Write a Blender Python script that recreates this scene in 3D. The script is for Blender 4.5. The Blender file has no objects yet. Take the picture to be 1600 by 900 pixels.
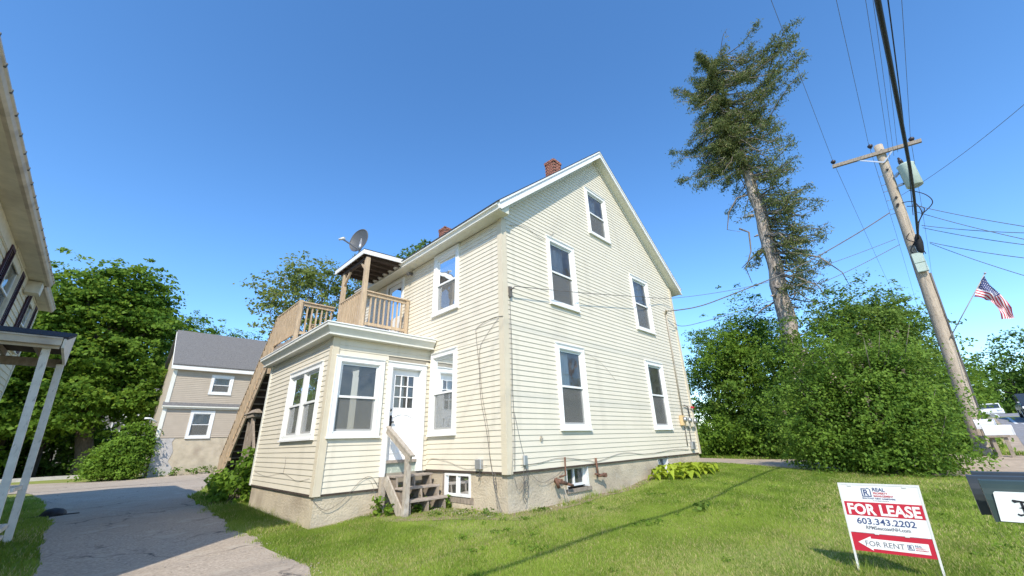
import bpy, math, random
import numpy as np
from mathutils import Vector, Matrix, Quaternion

random.seed(7)
scene = bpy.context.scene
COL = scene.collection

# ------------------------------------------------------------------ camera
cam_data = bpy.data.cameras.new('camera')
cam_data.sensor_width = 36.0
cam_data.lens = 36.0 * 613.0 / 1600.0
cam_data.clip_start = 0.05
cam_data.clip_end = 3000
cam = bpy.data.objects.new('camera', cam_data)
COL.objects.link(cam)
# world axes expressed in camera space (x right, y down, z forward)
RX = (0.71293135, 0.23531264, 0.66057312)
RY = (-0.70054744, 0.28067357, 0.65609117)
RZ = (-0.03101887, -0.93051078, 0.36494865)
m = Matrix(((RX[0], -RX[1], -RX[2]), (RY[0], -RY[1], -RY[2]), (RZ[0], -RZ[1], -RZ[2])))
q = m.to_quaternion(); q.normalize()
cam.rotation_mode = 'QUATERNION'
cam.rotation_quaternion = q
cam.location = (0, 0, 0)
scene.camera = cam

# ------------------------------------------------------------------ sky and sun
SUN_DIR = Vector((1.0, 0.90, -1.21)).normalized()      # the way the light travels
elev = math.asin(-SUN_DIR.z)
azim = math.atan2(-SUN_DIR.x, -SUN_DIR.y)              # clockwise from +Y
world = bpy.data.worlds.new('World'); scene.world = world
world.use_nodes = True
nt = world.node_tree
sky = nt.nodes.new('ShaderNodeTexSky'); sky.sky_type = 'NISHITA'; sky.sun_disc = False
sky.sun_elevation = elev; sky.sun_rotation = azim
sky.altitude = 0; sky.air_density = 0.9; sky.dust_density = 0.3; sky.ozone_density = 3.2
bg = nt.nodes['Background']; bg.inputs['Strength'].default_value = 0.15
hsv = nt.nodes.new('ShaderNodeHueSaturation'); hsv.inputs['Saturation'].default_value = 1.19; hsv.inputs['Value'].default_value = 1.08
nt.links.new(sky.outputs['Color'], hsv.inputs['Color']); nt.links.new(hsv.outputs['Color'], bg.inputs['Color'])
sun_d = bpy.data.lights.new('sun', 'SUN'); sun_d.energy = 2.9; sun_d.angle = math.radians(0.5)
sun_d.color = (1.0, 0.92, 0.79)
sun = bpy.data.objects.new('sun', sun_d); COL.objects.link(sun)
sun.rotation_mode = 'QUATERNION'; sun.rotation_quaternion = SUN_DIR.to_track_quat('-Z', 'Y')
scene.view_settings.view_transform = 'Standard'
scene.view_settings.look = 'None'
scene.view_settings.exposure = 0.95
scene.view_settings.gamma = 1.0

# ------------------------------------------------------------------ helpers: materials
def lin(c): return tuple(c) + (1.0,) if len(c) == 3 else tuple(c)
def mat(name, col, rough=0.7, var=0.12, scale=4.0, bump=0.0, bscale=40.0, metal=0.0, spec=0.3, col2=None, stretch=None, thr=None):
    m = bpy.data.materials.new(name); m.use_nodes = True
    t = m.node_tree; n = t.nodes; l = t.links; b = n['Principled BSDF']
    b.inputs['Roughness'].default_value = rough; b.inputs['Metallic'].default_value = metal
    b.inputs['Specular IOR Level'].default_value = spec
    tc = n.new('ShaderNodeTexCoord'); src = tc.outputs['Object']
    if stretch:
        mp = n.new('ShaderNodeMapping'); mp.inputs['Scale'].default_value = stretch
        l.new(src, mp.inputs['Vector']); src = mp.outputs['Vector']
    nz = n.new('ShaderNodeTexNoise'); nz.inputs['Scale'].default_value = scale; nz.inputs['Detail'].default_value = 6
    nz.inputs['Roughness'].default_value = 0.65
    l.new(src, nz.inputs['Vector'])
    cr = n.new('ShaderNodeValToRGB')
    lo, hi = thr if thr else (0.3, 0.7)
    cr.color_ramp.elements[0].position = lo; cr.color_ramp.elements[1].position = hi
    a = col2 if col2 else [c * (1 - var) for c in col]
    c2 = col if col2 else [min(1, c * (1 + var)) for c in col]
    cr.color_ramp.elements[0].color = lin(a); cr.color_ramp.elements[1].color = lin(c2)
    l.new(nz.outputs['Fac'], cr.inputs['Fac']); l.new(cr.outputs['Color'], b.inputs['Base Color'])
    if bump > 0:
        nb = n.new('ShaderNodeTexNoise'); nb.inputs['Scale'].default_value = bscale; nb.inputs['Detail'].default_value = 5
        l.new(src, nb.inputs['Vector'])
        bp = n.new('ShaderNodeBump'); bp.inputs['Strength'].default_value = bump; bp.inputs['Distance'].default_value = 0.02
        l.new(nb.outputs['Fac'], bp.inputs['Height']); l.new(bp.outputs['Normal'], b.inputs['Normal'])
    return m

def layer_noise(m, scale, lo, hi, color, amount=1.0, stretch=None, detail=5):
    """mix one more noise-shaped stain colour over a material's base colour"""
    t = m.node_tree; n = t.nodes; l = t.links; b = n['Principled BSDF']
    src = b.inputs['Base Color'].links[0].from_socket
    tc = n.new('ShaderNodeTexCoord'); v = tc.outputs['Object']
    if stretch:
        mp = n.new('ShaderNodeMapping'); mp.inputs['Scale'].default_value = stretch
        l.new(v, mp.inputs['Vector']); v = mp.outputs['Vector']
    nz = n.new('ShaderNodeTexNoise'); nz.inputs['Scale'].default_value = scale; nz.inputs['Detail'].default_value = detail
    l.new(v, nz.inputs['Vector'])
    mr = n.new('ShaderNodeMapRange'); mr.inputs['From Min'].default_value = lo; mr.inputs['From Max'].default_value = hi
    mr.inputs['To Max'].default_value = amount
    l.new(nz.outputs['Fac'], mr.inputs['Value'])
    mx = n.new('ShaderNodeMix'); mx.data_type = 'RGBA'
    l.new(mr.outputs['Result'], mx.inputs[0]); l.new(src, mx.inputs[6]); mx.inputs[7].default_value = lin(color)
    l.new(mx.outputs[2], b.inputs['Base Color'])
    return m

def leaf_mat(name, dark, light, yellow=None, trans=0.35):
    m = bpy.data.materials.new(name); m.use_nodes = True
    t = m.node_tree; n = t.nodes; l = t.links
    for x in list(n): n.remove(x)
    out = n.new('ShaderNodeOutputMaterial')
    at = n.new('ShaderNodeAttribute'); at.attribute_name = 'tone'
    cr = n.new('ShaderNodeValToRGB')
    cr.color_ramp.elements[0].color = lin(dark); cr.color_ramp.elements[1].color = lin(light)
    if yellow:
        e = cr.color_ramp.elements.new(0.8); e.color = lin(light); cr.color_ramp.elements[2].color = lin(yellow)
    l.new(at.outputs['Fac'], cr.inputs['Fac'])
    d = n.new('ShaderNodeBsdfPrincipled'); d.inputs['Roughness'].default_value = 0.55
    d.inputs['Specular IOR Level'].default_value = 0.12
    l.new(cr.outputs['Color'], d.inputs['Base Color'])
    tr = n.new('ShaderNodeBsdfTranslucent')
    hs = n.new('ShaderNodeHueSaturation'); hs.inputs['Value'].default_value = 1.3; hs.inputs['Hue'].default_value = 0.485
    l.new(cr.outputs['Color'], hs.inputs['Color']); l.new(hs.outputs['Color'], tr.inputs['Color'])
    mx = n.new('ShaderNodeMixShader'); mx.inputs[0].default_value = trans
    l.new(d.outputs[0], mx.inputs[1]); l.new(tr.outputs[0], mx.inputs[2]); l.new(mx.outputs[0], out.inputs['Surface'])
    return m

def glass_mat(name, tint=(0.75, 0.8, 0.8), f=1.5, dust=.10):
    m = bpy.data.materials.new(name); m.use_nodes = True
    t = m.node_tree; n = t.nodes; l = t.links
    for x in list(n): n.remove(x)
    out = n.new('ShaderNodeOutputMaterial')
    g = n.new('ShaderNodeBsdfGlossy'); g.inputs['Roughness'].default_value = 0.02; g.inputs['Color'].default_value = (0.9, 0.95, 1, 1)
    tr = n.new('ShaderNodeBsdfTransparent'); tr.inputs['Color'].default_value = lin(tint)
    fr = n.new('ShaderNodeFresnel'); fr.inputs['IOR'].default_value = f
    # window glass is never quite flat: slow ripples
    nz = n.new('ShaderNodeTexNoise'); nz.inputs['Scale'].default_value = 2.2; nz.inputs['Detail'].default_value = 1
    tc = n.new('ShaderNodeTexCoord'); l.new(tc.outputs['Object'], nz.inputs['Vector'])
    bp = n.new('ShaderNodeBump'); bp.inputs['Strength'].default_value = 0.25; bp.inputs['Distance'].default_value = 0.03
    l.new(nz.outputs['Fac'], bp.inputs['Height']); l.new(bp.outputs['Normal'], g.inputs['Normal'])
    ml = n.new('ShaderNodeMath'); ml.operation = 'MULTIPLY_ADD'; ml.inputs[1].default_value = 1.0; ml.inputs[2].default_value = 0.03
    ml.use_clamp = True
    l.new(fr.outputs[0], ml.inputs[0])
    mx = n.new('ShaderNodeMixShader'); l.new(ml.outputs[0], mx.inputs[0])
    l.new(tr.outputs[0], mx.inputs[1]); l.new(g.outputs[0], mx.inputs[2])
    df = n.new('ShaderNodeBsdfDiffuse'); df.inputs['Color'].default_value = (0.5, 0.5, 0.47, 1)      # a film of dust
    nd = n.new('ShaderNodeTexNoise'); nd.inputs['Scale'].default_value = 5; l.new(tc.outputs['Object'], nd.inputs['Vector'])
    mr = n.new('ShaderNodeMapRange'); mr.inputs['From Min'].default_value = .3; mr.inputs['From Max'].default_value = .7
    mr.inputs['To Min'].default_value = dust * .6; mr.inputs['To Max'].default_value = dust * 1.4; l.new(nd.outputs['Fac'], mr.inputs['Value'])
    m2 = n.new('ShaderNodeMixShader'); l.new(mr.outputs[0], m2.inputs[0]); l.new(mx.outputs[0], m2.inputs[1]); l.new(df.outputs[0], m2.inputs[2])
    l.new(m2.outputs[0], out.inputs['Surface'])
    return m
def screen_mat(name):
    m = bpy.data.materials.new(name); m.use_nodes = True
    t = m.node_tree; n = t.nodes; l = t.links
    for x in list(n): n.remove(x)
    out = n.new('ShaderNodeOutputMaterial'); tr = n.new('ShaderNodeBsdfTransparent'); df = n.new('ShaderNodeBsdfDiffuse'); df.inputs['Color'].default_value = (0.21, 0.21, 0.20, 1)
    mx = n.new('ShaderNodeMixShader'); mx.inputs[0].default_value = .5
    l.new(tr.outputs[0], mx.inputs[1]); l.new(df.outputs[0], mx.inputs[2]); l.new(mx.outputs[0], out.inputs['Surface']); return m

M = {}
M['screen'] = screen_mat('insect_screen')
M['siding'] = layer_noise(mat('cream_vinyl', (0.67, 0.615, 0.50), 0.5, 0.05, 1.5, 0.05, 60, spec=0.3), 1.1, 0.48, 0.75, (0.55, 0.51, 0.40), 0.7, (1, 1, 0.35))
layer_noise(M['siding'], 3.0, 0.55, 0.8, (0.50, 0.46, 0.37), 0.5, (2.5, 2.5, 0.3))
M['corner'] = mat('tan_corner_trim', (0.60, 0.53, 0.40), 0.55, 0.05)
M['white'] = mat('white_paint', (0.76, 0.76, 0.74), 0.45, 0.04, 3)
M['trim'] = mat('cream_white_trim', (0.70, 0.69, 0.62), 0.45, 0.05, 3)
M['soffit'] = mat('soffit_cream', (0.66, 0.65, 0.54), 0.6, 0.05)
M['sheath'] = mat('wall_core', (0.30, 0.27, 0.22), 0.9)
M['interior'] = mat('interior_plaster', (0.5, 0.48, 0.44), 0.9)
M['shingle'] = mat('dark_shingle', (0.045, 0.045, 0.055), 0.9, 0.4, 30, 0.6, 60)
M['shingle_grey'] = mat('grey_shingle', (0.155, 0.15, 0.145), 0.95, 0.35, 14, 0.6, 40)
M['conc'] = layer_noise(layer_noise(mat('foundation_stucco', (0.50, 0.43, 0.32), 0.95, 0.14, 2.2, 0.9, 26), 1.3, 0.5, 0.72, (0.33, 0.27, 0.20), 0.8), 5, 0.56, 0.75, (0.46, 0.42, 0.35), 0.7)
M['white_conc'] = layer_noise(mat('patched_foundation', (0.42, 0.34, 0.25), 0.95, 0.1, 1, 0.6, 10), 0.45, 0.5, 0.53, (0.75, 0.75, 0.75), 0.0)
M['wood'] = mat('cedar_rail', (0.47, 0.36, 0.24), 0.8, 0.25, 3, 0.3, 40, stretch=(8, 8, 1.2))
M['oldwood'] = mat('weathered_wood', (0.30, 0.25, 0.20), 0.9, 0.3, 3, 0.4, 40, stretch=(6, 6, 2))
M['postwood'] = layer_noise(mat('grey_post_wood', (0.40, 0.35, 0.29), 0.9, 0.25, 3, 0.4, 40, stretch=(6, 6, 2)), 7, 0.55, 0.7, (0.5, 0.47, 0.42), 0.8)
M['darkwood'] = mat('dark_boards', (0.075, 0.055, 0.045), 0.9, 0.3, 3, 0.3, 20)  # dark brown boards
M['redwood'] = mat('red_brown_tread', (0.31, 0.265, 0.225), 0.85, 0.25, 4, 0.4, 30)
M['greenpanel'] = layer_noise(mat('green_kick_panel', (0.35, 0.40, 0.34), 0.7, 0.15, 3), 14, 0.55, 0.65, (0.6, 0.62, 0.55), 0.8)
M['brick'] = None
M['glass'] = glass_mat('window_glass')
M['curtain'] = mat('sheer_curtain', (0.42, 0.42, 0.46), 0.9, 0.25, 2.0, stretch=(9, 9, .4))
M['blind'] = mat('window_blind', (0.62, 0.64, 0.64), 0.8, 0.1, 2.0, stretch=(9, 9, .4))
M['metal'] = mat('galvanised', (0.45, 0.46, 0.47), 0.4, 0.1, metal=0.7)
M['rust'] = mat('rusty_pipe', (0.17, 0.09, 0.06), 0.8, 0.3, 20, 0.4, 60)
M['black'] = mat('black_cable', (0.02, 0.02, 0.022), 0.6, 0.1)
M['cable'] = mat('grey_cable', (0.13, 0.12, 0.11), 0.6, 0.1)
M['cable_light'] = mat('tan_cable', (0.38, 0.34, 0.28), 0.6, 0.1)
M['dish'] = mat('dish_grey', (0.075, 0.08, 0.085), 0.5, 0.12, 3)
M['lsiding'] = mat('left_house_clapboard', (0.66, 0.58, 0.42), 0.7, 0.08, 3)
M['ltrim'] = mat('left_house_trim', (0.66, 0.60, 0.47), 0.6, 0.12, 4)
M['lgutter'] = layer_noise(mat('left_house_gutter', (0.56, 0.48, 0.38), 0.55, 0.12, 4), 3, 0.5, 0.7, (0.33, 0.27, 0.22), 0.7)
M['shutter'] = mat('maroon_shutter', (0.055, 0.025, 0.04), 0.6, 0.2, 6)
M['porchpaint'] = layer_noise(mat('worn_white_post', (0.76, 0.71, 0.63), 0.7, 0.12, 5, 0.2, 50), 8, 0.6, 0.72, (0.35, 0.31, 0.26), 0.7, (3, 3, 1))
M['fsiding'] = mat('beige_siding', (0.44, 0.375, 0.30), 0.7, 0.05, 2)
M['bark'] = mat('spruce_bark', (0.32, 0.27, 0.22), 0.95, 0.5, 4.5, 1.0, 9, stretch=(3, 3, .8), thr=(.42, .6))
M['darkbark'] = mat('dark_bark', (0.085, 0.07, 0.055), 0.95, 0.4, 3, 0.8, 14, stretch=(3, 3, 1))
M['deadbark'] = mat('dead_twig', (0.20, 0.17, 0.14), 0.95, 0.3)
M['pole'] = layer_noise(mat('utility_pole_wood', (0.42, 0.35, 0.27), 0.85, 0.25, 2.0, 0.5, 30, stretch=(9, 9, 0.8)), 5, 0.6, 0.7, (0.2, 0.15, 0.11), 0.7, (4, 4, 1.2))
M['xfmr'] = mat('transformer_green_grey', (0.42, 0.50, 0.44), 0.45, 0.06)
M['insul'] = mat('insulator_brown', (0.05, 0.04, 0.045), 0.3, 0.1)
M['mbdark'] = mat('mailbox_dark', (0.035, 0.042, 0.045), 0.35, 0.15)
M['mbgreen'] = mat('mailbox_green', (0.035, 0.055, 0.05), 0.35, 0.15)
M['mbplate'] = layer_noise(mat('white_plate', (0.72, 0.75, 0.72), 0.4, 0.04), 9, 0.6, 0.7, (0.5, 0.5, 0.47), 0.6)
M['print_white'] = mat('print_white', (0.80, 0.80, 0.80), 0.35, 0.02)
M['print_red'] = mat('print_red', (0.50, 0.025, 0.05), 0.35, 0.03)
M['print_navy'] = mat('print_navy', (0.05, 0.08, 0.20), 0.4, 0.03)
M['print_grey'] = mat('print_grey', (0.16, 0.17, 0.20), 0.4, 0.03)
M['print_black'] = mat('print_black', (0.02, 0.02, 0.025), 0.4, 0.03)
M['signframe'] = mat('white_sign_frame', (0.68, 0.68, 0.66), 0.4, 0.06)
M['flag_red'] = mat('flag_red', (0.48, 0.04, 0.06), 0.8, 0.05)
M['flag_white'] = mat('flag_white', (0.78, 0.76, 0.76), 0.8, 0.03)
M['flag_blue'] = mat('flag_blue', (0.045, 0.06, 0.16), 0.8, 0.05)
M['asphalt'] = layer_noise(layer_noise(mat('old_driveway', (0.40, 0.335, 0.265), 0.95, 0.4, 26, 0.5, 90), 0.5, 0.4, 0.7, (0.35, 0.285, 0.215), 0.7), 2.0, 0.56, 0.66, (0.47, 0.41, 0.33), 0.6)
def add_cracks(m, scale, width, col):
    t = m.node_tree; n = t.nodes; l = t.links; b = n['Principled BSDF']; src = b.inputs['Base Color'].links[0].from_socket
    tc = n.new('ShaderNodeTexCoord'); nz = n.new('ShaderNodeTexNoise'); nz.inputs['Scale'].default_value = 1.6; nz.inputs['Detail'].default_value = 6; l.new(tc.outputs['Object'], nz.inputs['Vector'])
    va = n.new('ShaderNodeVectorMath'); va.operation = 'MULTIPLY_ADD'; va.inputs[1].default_value = (.9, .9, .9); l.new(nz.outputs['Color'], va.inputs[0]); l.new(tc.outputs['Object'], va.inputs[2])
    vo = n.new('ShaderNodeTexVoronoi'); vo.feature = 'DISTANCE_TO_EDGE'; vo.inputs['Scale'].default_value = scale; l.new(va.outputs[0], vo.inputs['Vector'])
    n2 = n.new('ShaderNodeTexNoise'); n2.inputs['Scale'].default_value = .7; l.new(tc.outputs['Object'], n2.inputs['Vector'])
    m1 = n.new('ShaderNodeMapRange'); m1.inputs['From Min'].default_value = 0; m1.inputs['From Max'].default_value = width; m1.inputs['To Min'].default_value = 1; m1.inputs['To Max'].default_value = 0; l.new(vo.outputs['Distance'], m1.inputs['Value'])
    m2 = n.new('ShaderNodeMapRange'); m2.inputs['From Min'].default_value = .45; m2.inputs['From Max'].default_value = .6; l.new(n2.outputs['Fac'], m2.inputs['Value'])
    mu = n.new('ShaderNodeMath'); mu.operation = 'MULTIPLY'; l.new(m1.outputs[0], mu.inputs[0]); l.new(m2.outputs[0], mu.inputs[1])
    mx = n.new('ShaderNodeMix'); mx.data_type = 'RGBA'; l.new(mu.outputs[0], mx.inputs[0]); l.new(src, mx.inputs[6]); mx.inputs[7].default_value = lin(col); l.new(mx.outputs[2], b.inputs['Base Color'])
add_cracks(M['asphalt'], .55, .018, (.10, .09, .08))
M['street'] = mat('street_asphalt', (0.24, 0.235, 0.24), 0.9, 0.15, 3, 0.3, 60)
M['paint'] = mat('road_paint', (0.7, 0.7, 0.68), 0.7, 0.1)
M['sand'] = mat('sandy_shoulder', (0.40, 0.32, 0.24), 0.95, 0.2, 4, 0.4, 40)
M['curb'] = mat('curb_concrete', (0.45, 0.42, 0.38), 0.9, 0.12)
M['curb_pale'] = mat('pale_render', (0.46, 0.44, 0.42), 0.9, 0.2, 2.5)
M['soil'] = layer_noise(mat('dry_soil', (0.26, 0.20, 0.13), 0.95, 0.3, 6, 0.5, 50), 2.5, 0.5, 0.6, (0.22, 0.23, 0.08), 0.8)
M['stone'] = mat('boulder', (0.34, 0.29, 0.23), 0.9, 0.25, 3, 0.8, 10)

def brick_mat():
    m = bpy.data.materials.new('chimney_brick'); m.use_nodes = True
    t = m.node_tree; n = t.nodes; l = t.links; b = n['Principled BSDF']; b.inputs['Roughness'].default_value = 0.9
    tc = n.new('ShaderNodeTexCoord'); nz = n.new('ShaderNodeTexNoise'); nz.inputs['Scale'].default_value = 9
    l.new(tc.outputs['Object'], nz.inputs['Vector'])
    cr = n.new('ShaderNodeValToRGB'); cr.color_ramp.elements[0].color = (0.10, 0.035, 0.03, 1); cr.color_ramp.elements[1].color = (0.36, 0.16, 0.11, 1)
    cr.color_ramp.elements[0].position = 0.35; cr.color_ramp.elements[1].position = 0.6
    l.new(nz.outputs['Fac'], cr.inputs['Fac']); l.new(cr.outputs['Color'], b.inputs['Base Color'])
    return m
M['brick'] = brick_mat()
M['mortar'] = mat('mortar', (0.40, 0.33, 0.28), 0.95)

# ------------------------------------------------------------------ helpers: meshes
class Frame:
    """wall frame: u along the wall, v up, n outward"""
    def __init__(s, o, u, n): s.o = Vector(o); s.u = Vector(u).normalized(); s.n = Vector(n).normalized(); s.z = Vector((0, 0, 1))
    def p(s, u, v, n=0.0): return s.o + s.u * u + s.z * v + s.n * n
W = Frame((0, 0, 0), (1, 0, 0), (0, 1, 0))            # plain world axes: p(x, z, y)

class MB:
    def __init__(s): s.v = []; s.f = []; s.m = []; s.smooth = []
    def poly(s, pts, mi=0, sm=False):
        b = len(s.v); s.v += [tuple(p) for p in pts]; s.f.append(tuple(range(b, b + len(pts)))); s.m.append(mi); s.smooth.append(sm)
    def hexa(s, P, mi=0):
        b = len(s.v); s.v += [tuple(p) for p in P]
        for f in ((0, 3, 2, 1), (4, 5, 6, 7), (0, 1, 5, 4), (1, 2, 6, 5), (2, 3, 7, 6), (3, 0, 4, 7)):
            s.f.append(tuple(b + i for i in f)); s.m.append(mi); s.smooth.append(False)
        return s
    def box(s, x0, x1, y0, y1, z0, z1, mi=0):
        return s.hexa([(x0, y0, z0), (x1, y0, z0), (x1, y1, z0), (x0, y1, z0), (x0, y0, z1), (x1, y0, z1), (x1, y1, z1), (x0, y1, z1)], mi)
    def fbox(s, F, u0, u1, v0, v1, n0, n1, mi=0):
        return s.hexa([F.p(u0, v0, n0), F.p(u1, v0, n0), F.p(u1, v0, n1), F.p(u0, v0, n1), F.p(u0, v1, n0), F.p(u1, v1, n0), F.p(u1, v1, n1), F.p(u0, v1, n1)], mi)
    def fprism(s, F, prof, n0, n1, mi=0):
        """profile [(u,v)] extruded from n0 to n1"""
        b = len(s.v); k = len(prof)
        s.v += [tuple(F.p(u, v, n0)) for u, v in prof] + [tuple(F.p(u, v, n1)) for u, v in prof]
        s.f.append(tuple(b + i for i in range(k))[::-1]); s.f.append(tuple(b + k + i for i in range(k)))
        for i in range(k): s.f.append((b + i, b + (i + 1) % k, b + k + (i + 1) % k, b + k + i))
        s.m += [mi] * (k + 2); s.smooth += [False] * (k + 2); return s
    def xprism(s, prof, y0, y1, mi=0):                 # profile in x,z extruded along y
        return s.fprism(Frame((0, 0, 0), (1, 0, 0), (0, 1, 0)), prof, y0, y1, mi)
    def beam(s, a, b, w, h, up=(0, 0, 1), mi=0):
        a = Vector(a); b = Vector(b); d = (b - a).normalized(); up = Vector(up)
        if abs(d.dot(up)) > 0.98: up = Vector((0, 1, 0))
        r = d.cross(up).normalized() * (w / 2); t = r.cross(d).normalized() * (h / 2)
        return s.hexa([a - r - t, a + r - t, a + r + t, a - r + t, b - r - t, b + r - t, b + r + t, b - r + t], mi)
    def tube(s, pts, rad, k=6, mi=0, cap=True):
        pts = [Vector(p) for p in pts]; n = len(pts)
        rads = rad if isinstance(rad, (list, tuple)) else [rad] * n
        b = len(s.v); ref = Vector((0.13, 0.31, 1)) if abs((pts[-1] - pts[0]).normalized().z) < 0.9 else Vector((1, 0.2, 0.1))
        for i in range(n):
            d = (pts[min(i + 1, n - 1)] - pts[max(i - 1, 0)]).normalized()
            r = d.cross(ref).normalized(); t = r.cross(d)
            for j in range(k):
                a = 2 * math.pi * j / k
                s.v.append(tuple(pts[i] + (r * math.cos(a) + t * math.sin(a)) * rads[i]))
        for i in range(n - 1):
            for j in range(k):
                s.f.append((b + i * k + j, b + i * k + (j + 1) % k, b + (i + 1) * k + (j + 1) % k, b + (i + 1) * k + j)); s.m.append(mi); s.smooth.append(True)
        if cap:
            s.f.append(tuple(b + j for j in range(k))[::-1]); s.f.append(tuple(b + (n - 1) * k + j for j in range(k)))
            s.m += [mi, mi]; s.smooth += [False, False]
        return s
    def build(s, name, mats, parent=None, origin=None, kind=None, bevel=0):
        me = bpy.data.meshes.new(name)
        o3 = Vector(origin) if origin is not None else Vector((0, 0, 0))
        vs = [(x - o3.x, y - o3.y, z - o3.z) for x, y, z in s.v] if origin is not None else s.v
        me.from_pydata(vs, [], s.f)
        if not isinstance(mats, (list, tuple)): mats = [mats]
        for x in mats: me.materials.append(x)
        me.polygons.foreach_set('material_index', s.m); me.polygons.foreach_set('use_smooth', s.smooth)
        me.update()
        o = bpy.data.objects.new(name, me); COL.objects.link(o); o.location = o3
        if parent is not None: attach(o, parent)
        if kind: o['kind'] = kind
        if bevel:
            bv = o.modifiers.new('bevel', 'BEVEL'); bv.width = bevel; bv.segments = 1; bv.limit_method = 'ANGLE'
        return o

WLOC = {}
def wloc(o): return WLOC.get(o.name, Vector((0, 0, 0)))
def attach(o, parent):
    o.parent = parent; o.matrix_parent_inverse = Matrix.Translation(-wloc(parent))
    WLOC[o.name] = Vector(o.location)
def tag(o, label=None, cat=None, group=None, kind=None):
    if label: o['label'] = label
    if cat: o['category'] = cat
    if group: o['group'] = group
    if kind: o['kind'] = kind
    return o
def thing(name, loc, label, cat, group=None):
    o = bpy.data.objects.new(name, None); COL.objects.link(o); o.location = loc; o.empty_display_size = 0.2
    WLOC[o.name] = Vector(loc)
    return tag(o, label, cat, group)

def grid_mesh(name, X, Y, Z, mats, kind=None, tag_=None):
    ny, nx = Z.shape
    me = bpy.data.meshes.new(name)
    gx, gy = np.meshgrid(X, Y) if X.ndim == 1 else (X, Y)
    co = np.stack([gx, gy, Z], -1).reshape(-1, 3)
    me.vertices.add(len(co)); me.vertices.foreach_set('co', co.astype(np.float32).ravel())
    i = np.arange(ny - 1)[:, None] * nx + np.arange(nx - 1)[None, :]
    f = np.stack([i, i + 1, i + nx + 1, i + nx], -1).reshape(-1, 4)
    me.loops.add(f.size); me.loops.foreach_set('vertex_index', f.ravel().astype(np.int32))
    me.polygons.add(len(f)); me.polygons.foreach_set('loop_start', np.arange(0, f.size, 4, dtype=np.int32))
    me.polygons.foreach_set('use_smooth', np.ones(len(f), bool))
    me.update(calc_edges=True); me.materials.append(mats)
    o = bpy.data.objects.new(name, me); COL.objects.link(o)
    if kind: o['kind'] = kind
    return o

def face_soup(name, co, nper, mats, tone=None, parent=None, kind=None, mi=None, loc=None):
    """co: (F*nper,3) numpy, every face has its own nper verts"""
    me = bpy.data.meshes.new(name); nv = len(co); nf = nv // nper
    if loc is not None: co = co - np.array(loc)
    me.vertices.add(nv); me.vertices.foreach_set('co', co.astype(np.float32).ravel())
    me.loops.add(nv); me.loops.foreach_set('vertex_index', np.arange(nv, dtype=np.int32))
    me.polygons.add(nf); me.polygons.foreach_set('loop_start', np.arange(0, nv, nper, dtype=np.int32))
    if mi is not None: me.polygons.foreach_set('material_index', mi.astype(np.int32))
    me.update(calc_edges=True)
    if not isinstance(mats, (list, tuple)): mats = [mats]
    for x in mats: me.materials.append(x)
    if tone is not None:
        a = me.attributes.new('tone', 'FLOAT', 'FACE'); a.data.foreach_set('value', tone.astype(np.float32))
    o = bpy.data.objects.new(name, me); COL.objects.link(o)
    if loc is not None: o.location = loc
    if parent is not None: attach(o, parent)
    if kind: o['kind'] = kind
    return o

# ------------------------------------------------------------------ ground
CP = np.array([(0, 0, -1.5), (3, 2, -1.48), (5.8, .6, -1.34), (5.7, 5.8, -1.23), (7.3, 5.9, -1.26), (8.7, 5.9, -1.2), (12, 5.7, -1.05), (14.9, 5.9, -.92),
               (15.2, 10, -.92), (4.5, 8.4, -1.28), (3.1, 8.7, -1.44), (3.1, 13, -1.40), (3.3, 18, -1.42), (0, 10, -1.5), (0, 20, -1.5), (0, 35, -1.5),
               (6, 37, -1.42), (-3, 12, -1.5), (-3, 22, -1.5), (17, 2, -1.10), (20, -.8, -.82), (21, 5, -1.05), (16, 0, -1.15), (25, -2.5, -.80), (32, -3, -.45),
               (40, -3.5, .05), (50, -3.8, .55), (60, -4, 1.0), (60, 10, .4), (90, -5, 1.2), (40, 10, -.5), (0, -8, -1.5), (10, -4, -1.35), (30, 8, -1.0),
               (200, 0, 1.3), (-60, 0, -1.5), (0, 70, -1.5), (40, 60, -1.3), (-40, 50, -1.5), (0, 200, -1.5), (0, -100, -1.4), (20, -8, -1.0), (40, -9, -.0), (60, -12, .9)])
def height(x, y):
    x = np.asarray(x, float); y = np.asarray(y, float); sh = x.shape; x = x.ravel(); y = y.ravel()
    num = np.zeros_like(x); den = np.zeros_like(x)
    for cx, cy, cz in CP:
        w = 1.0 / ((x - cx) ** 2 + (y - cy) ** 2 + 0.6) ** 1.6
        num += w * cz; den += w
    return (num / den + 0.012 * np.sin(x * 1.7 + 1) * np.sin(y * 1.3) ).reshape(sh)
def H(x, y): return float(height(np.array([x]), np.array([y]))[0])

def axis(lo, hi, step, far):
    a = list(np.arange(lo, hi + 1e-6, step)); s = step; v = a[-1]
    while v < far: s *= 1.07; v += s; a.append(v)
    s = step; v = a[0]
    while v > -far: s *= 1.09; v -= s; a.insert(0, v)
    return np.array(a)
gX = axis(-6, 30, 0.4, 900); gY = axis(-6, 46, 0.4, 900)
GX, GY = np.meshgrid(gX, gY)

def ground_mat():
    m = mat('lawn_soil', (0.25, 0.29, 0.06), 0.95, 0.3, 1.2, 0.3, 60, col2=(0.16, 0.20, 0.04))
    layer_noise(m, 0.8, 0.52, 0.68, (0.30, 0.25, 0.12), 0.6)
    layer_noise(m, 9.0, 0.5, 0.7, (0.20, 0.16, 0.08), 0.4)
    return m
gnd = grid_mesh('ground', gX, gY, height(GX, GY), ground_mat(), 'structure')

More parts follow.
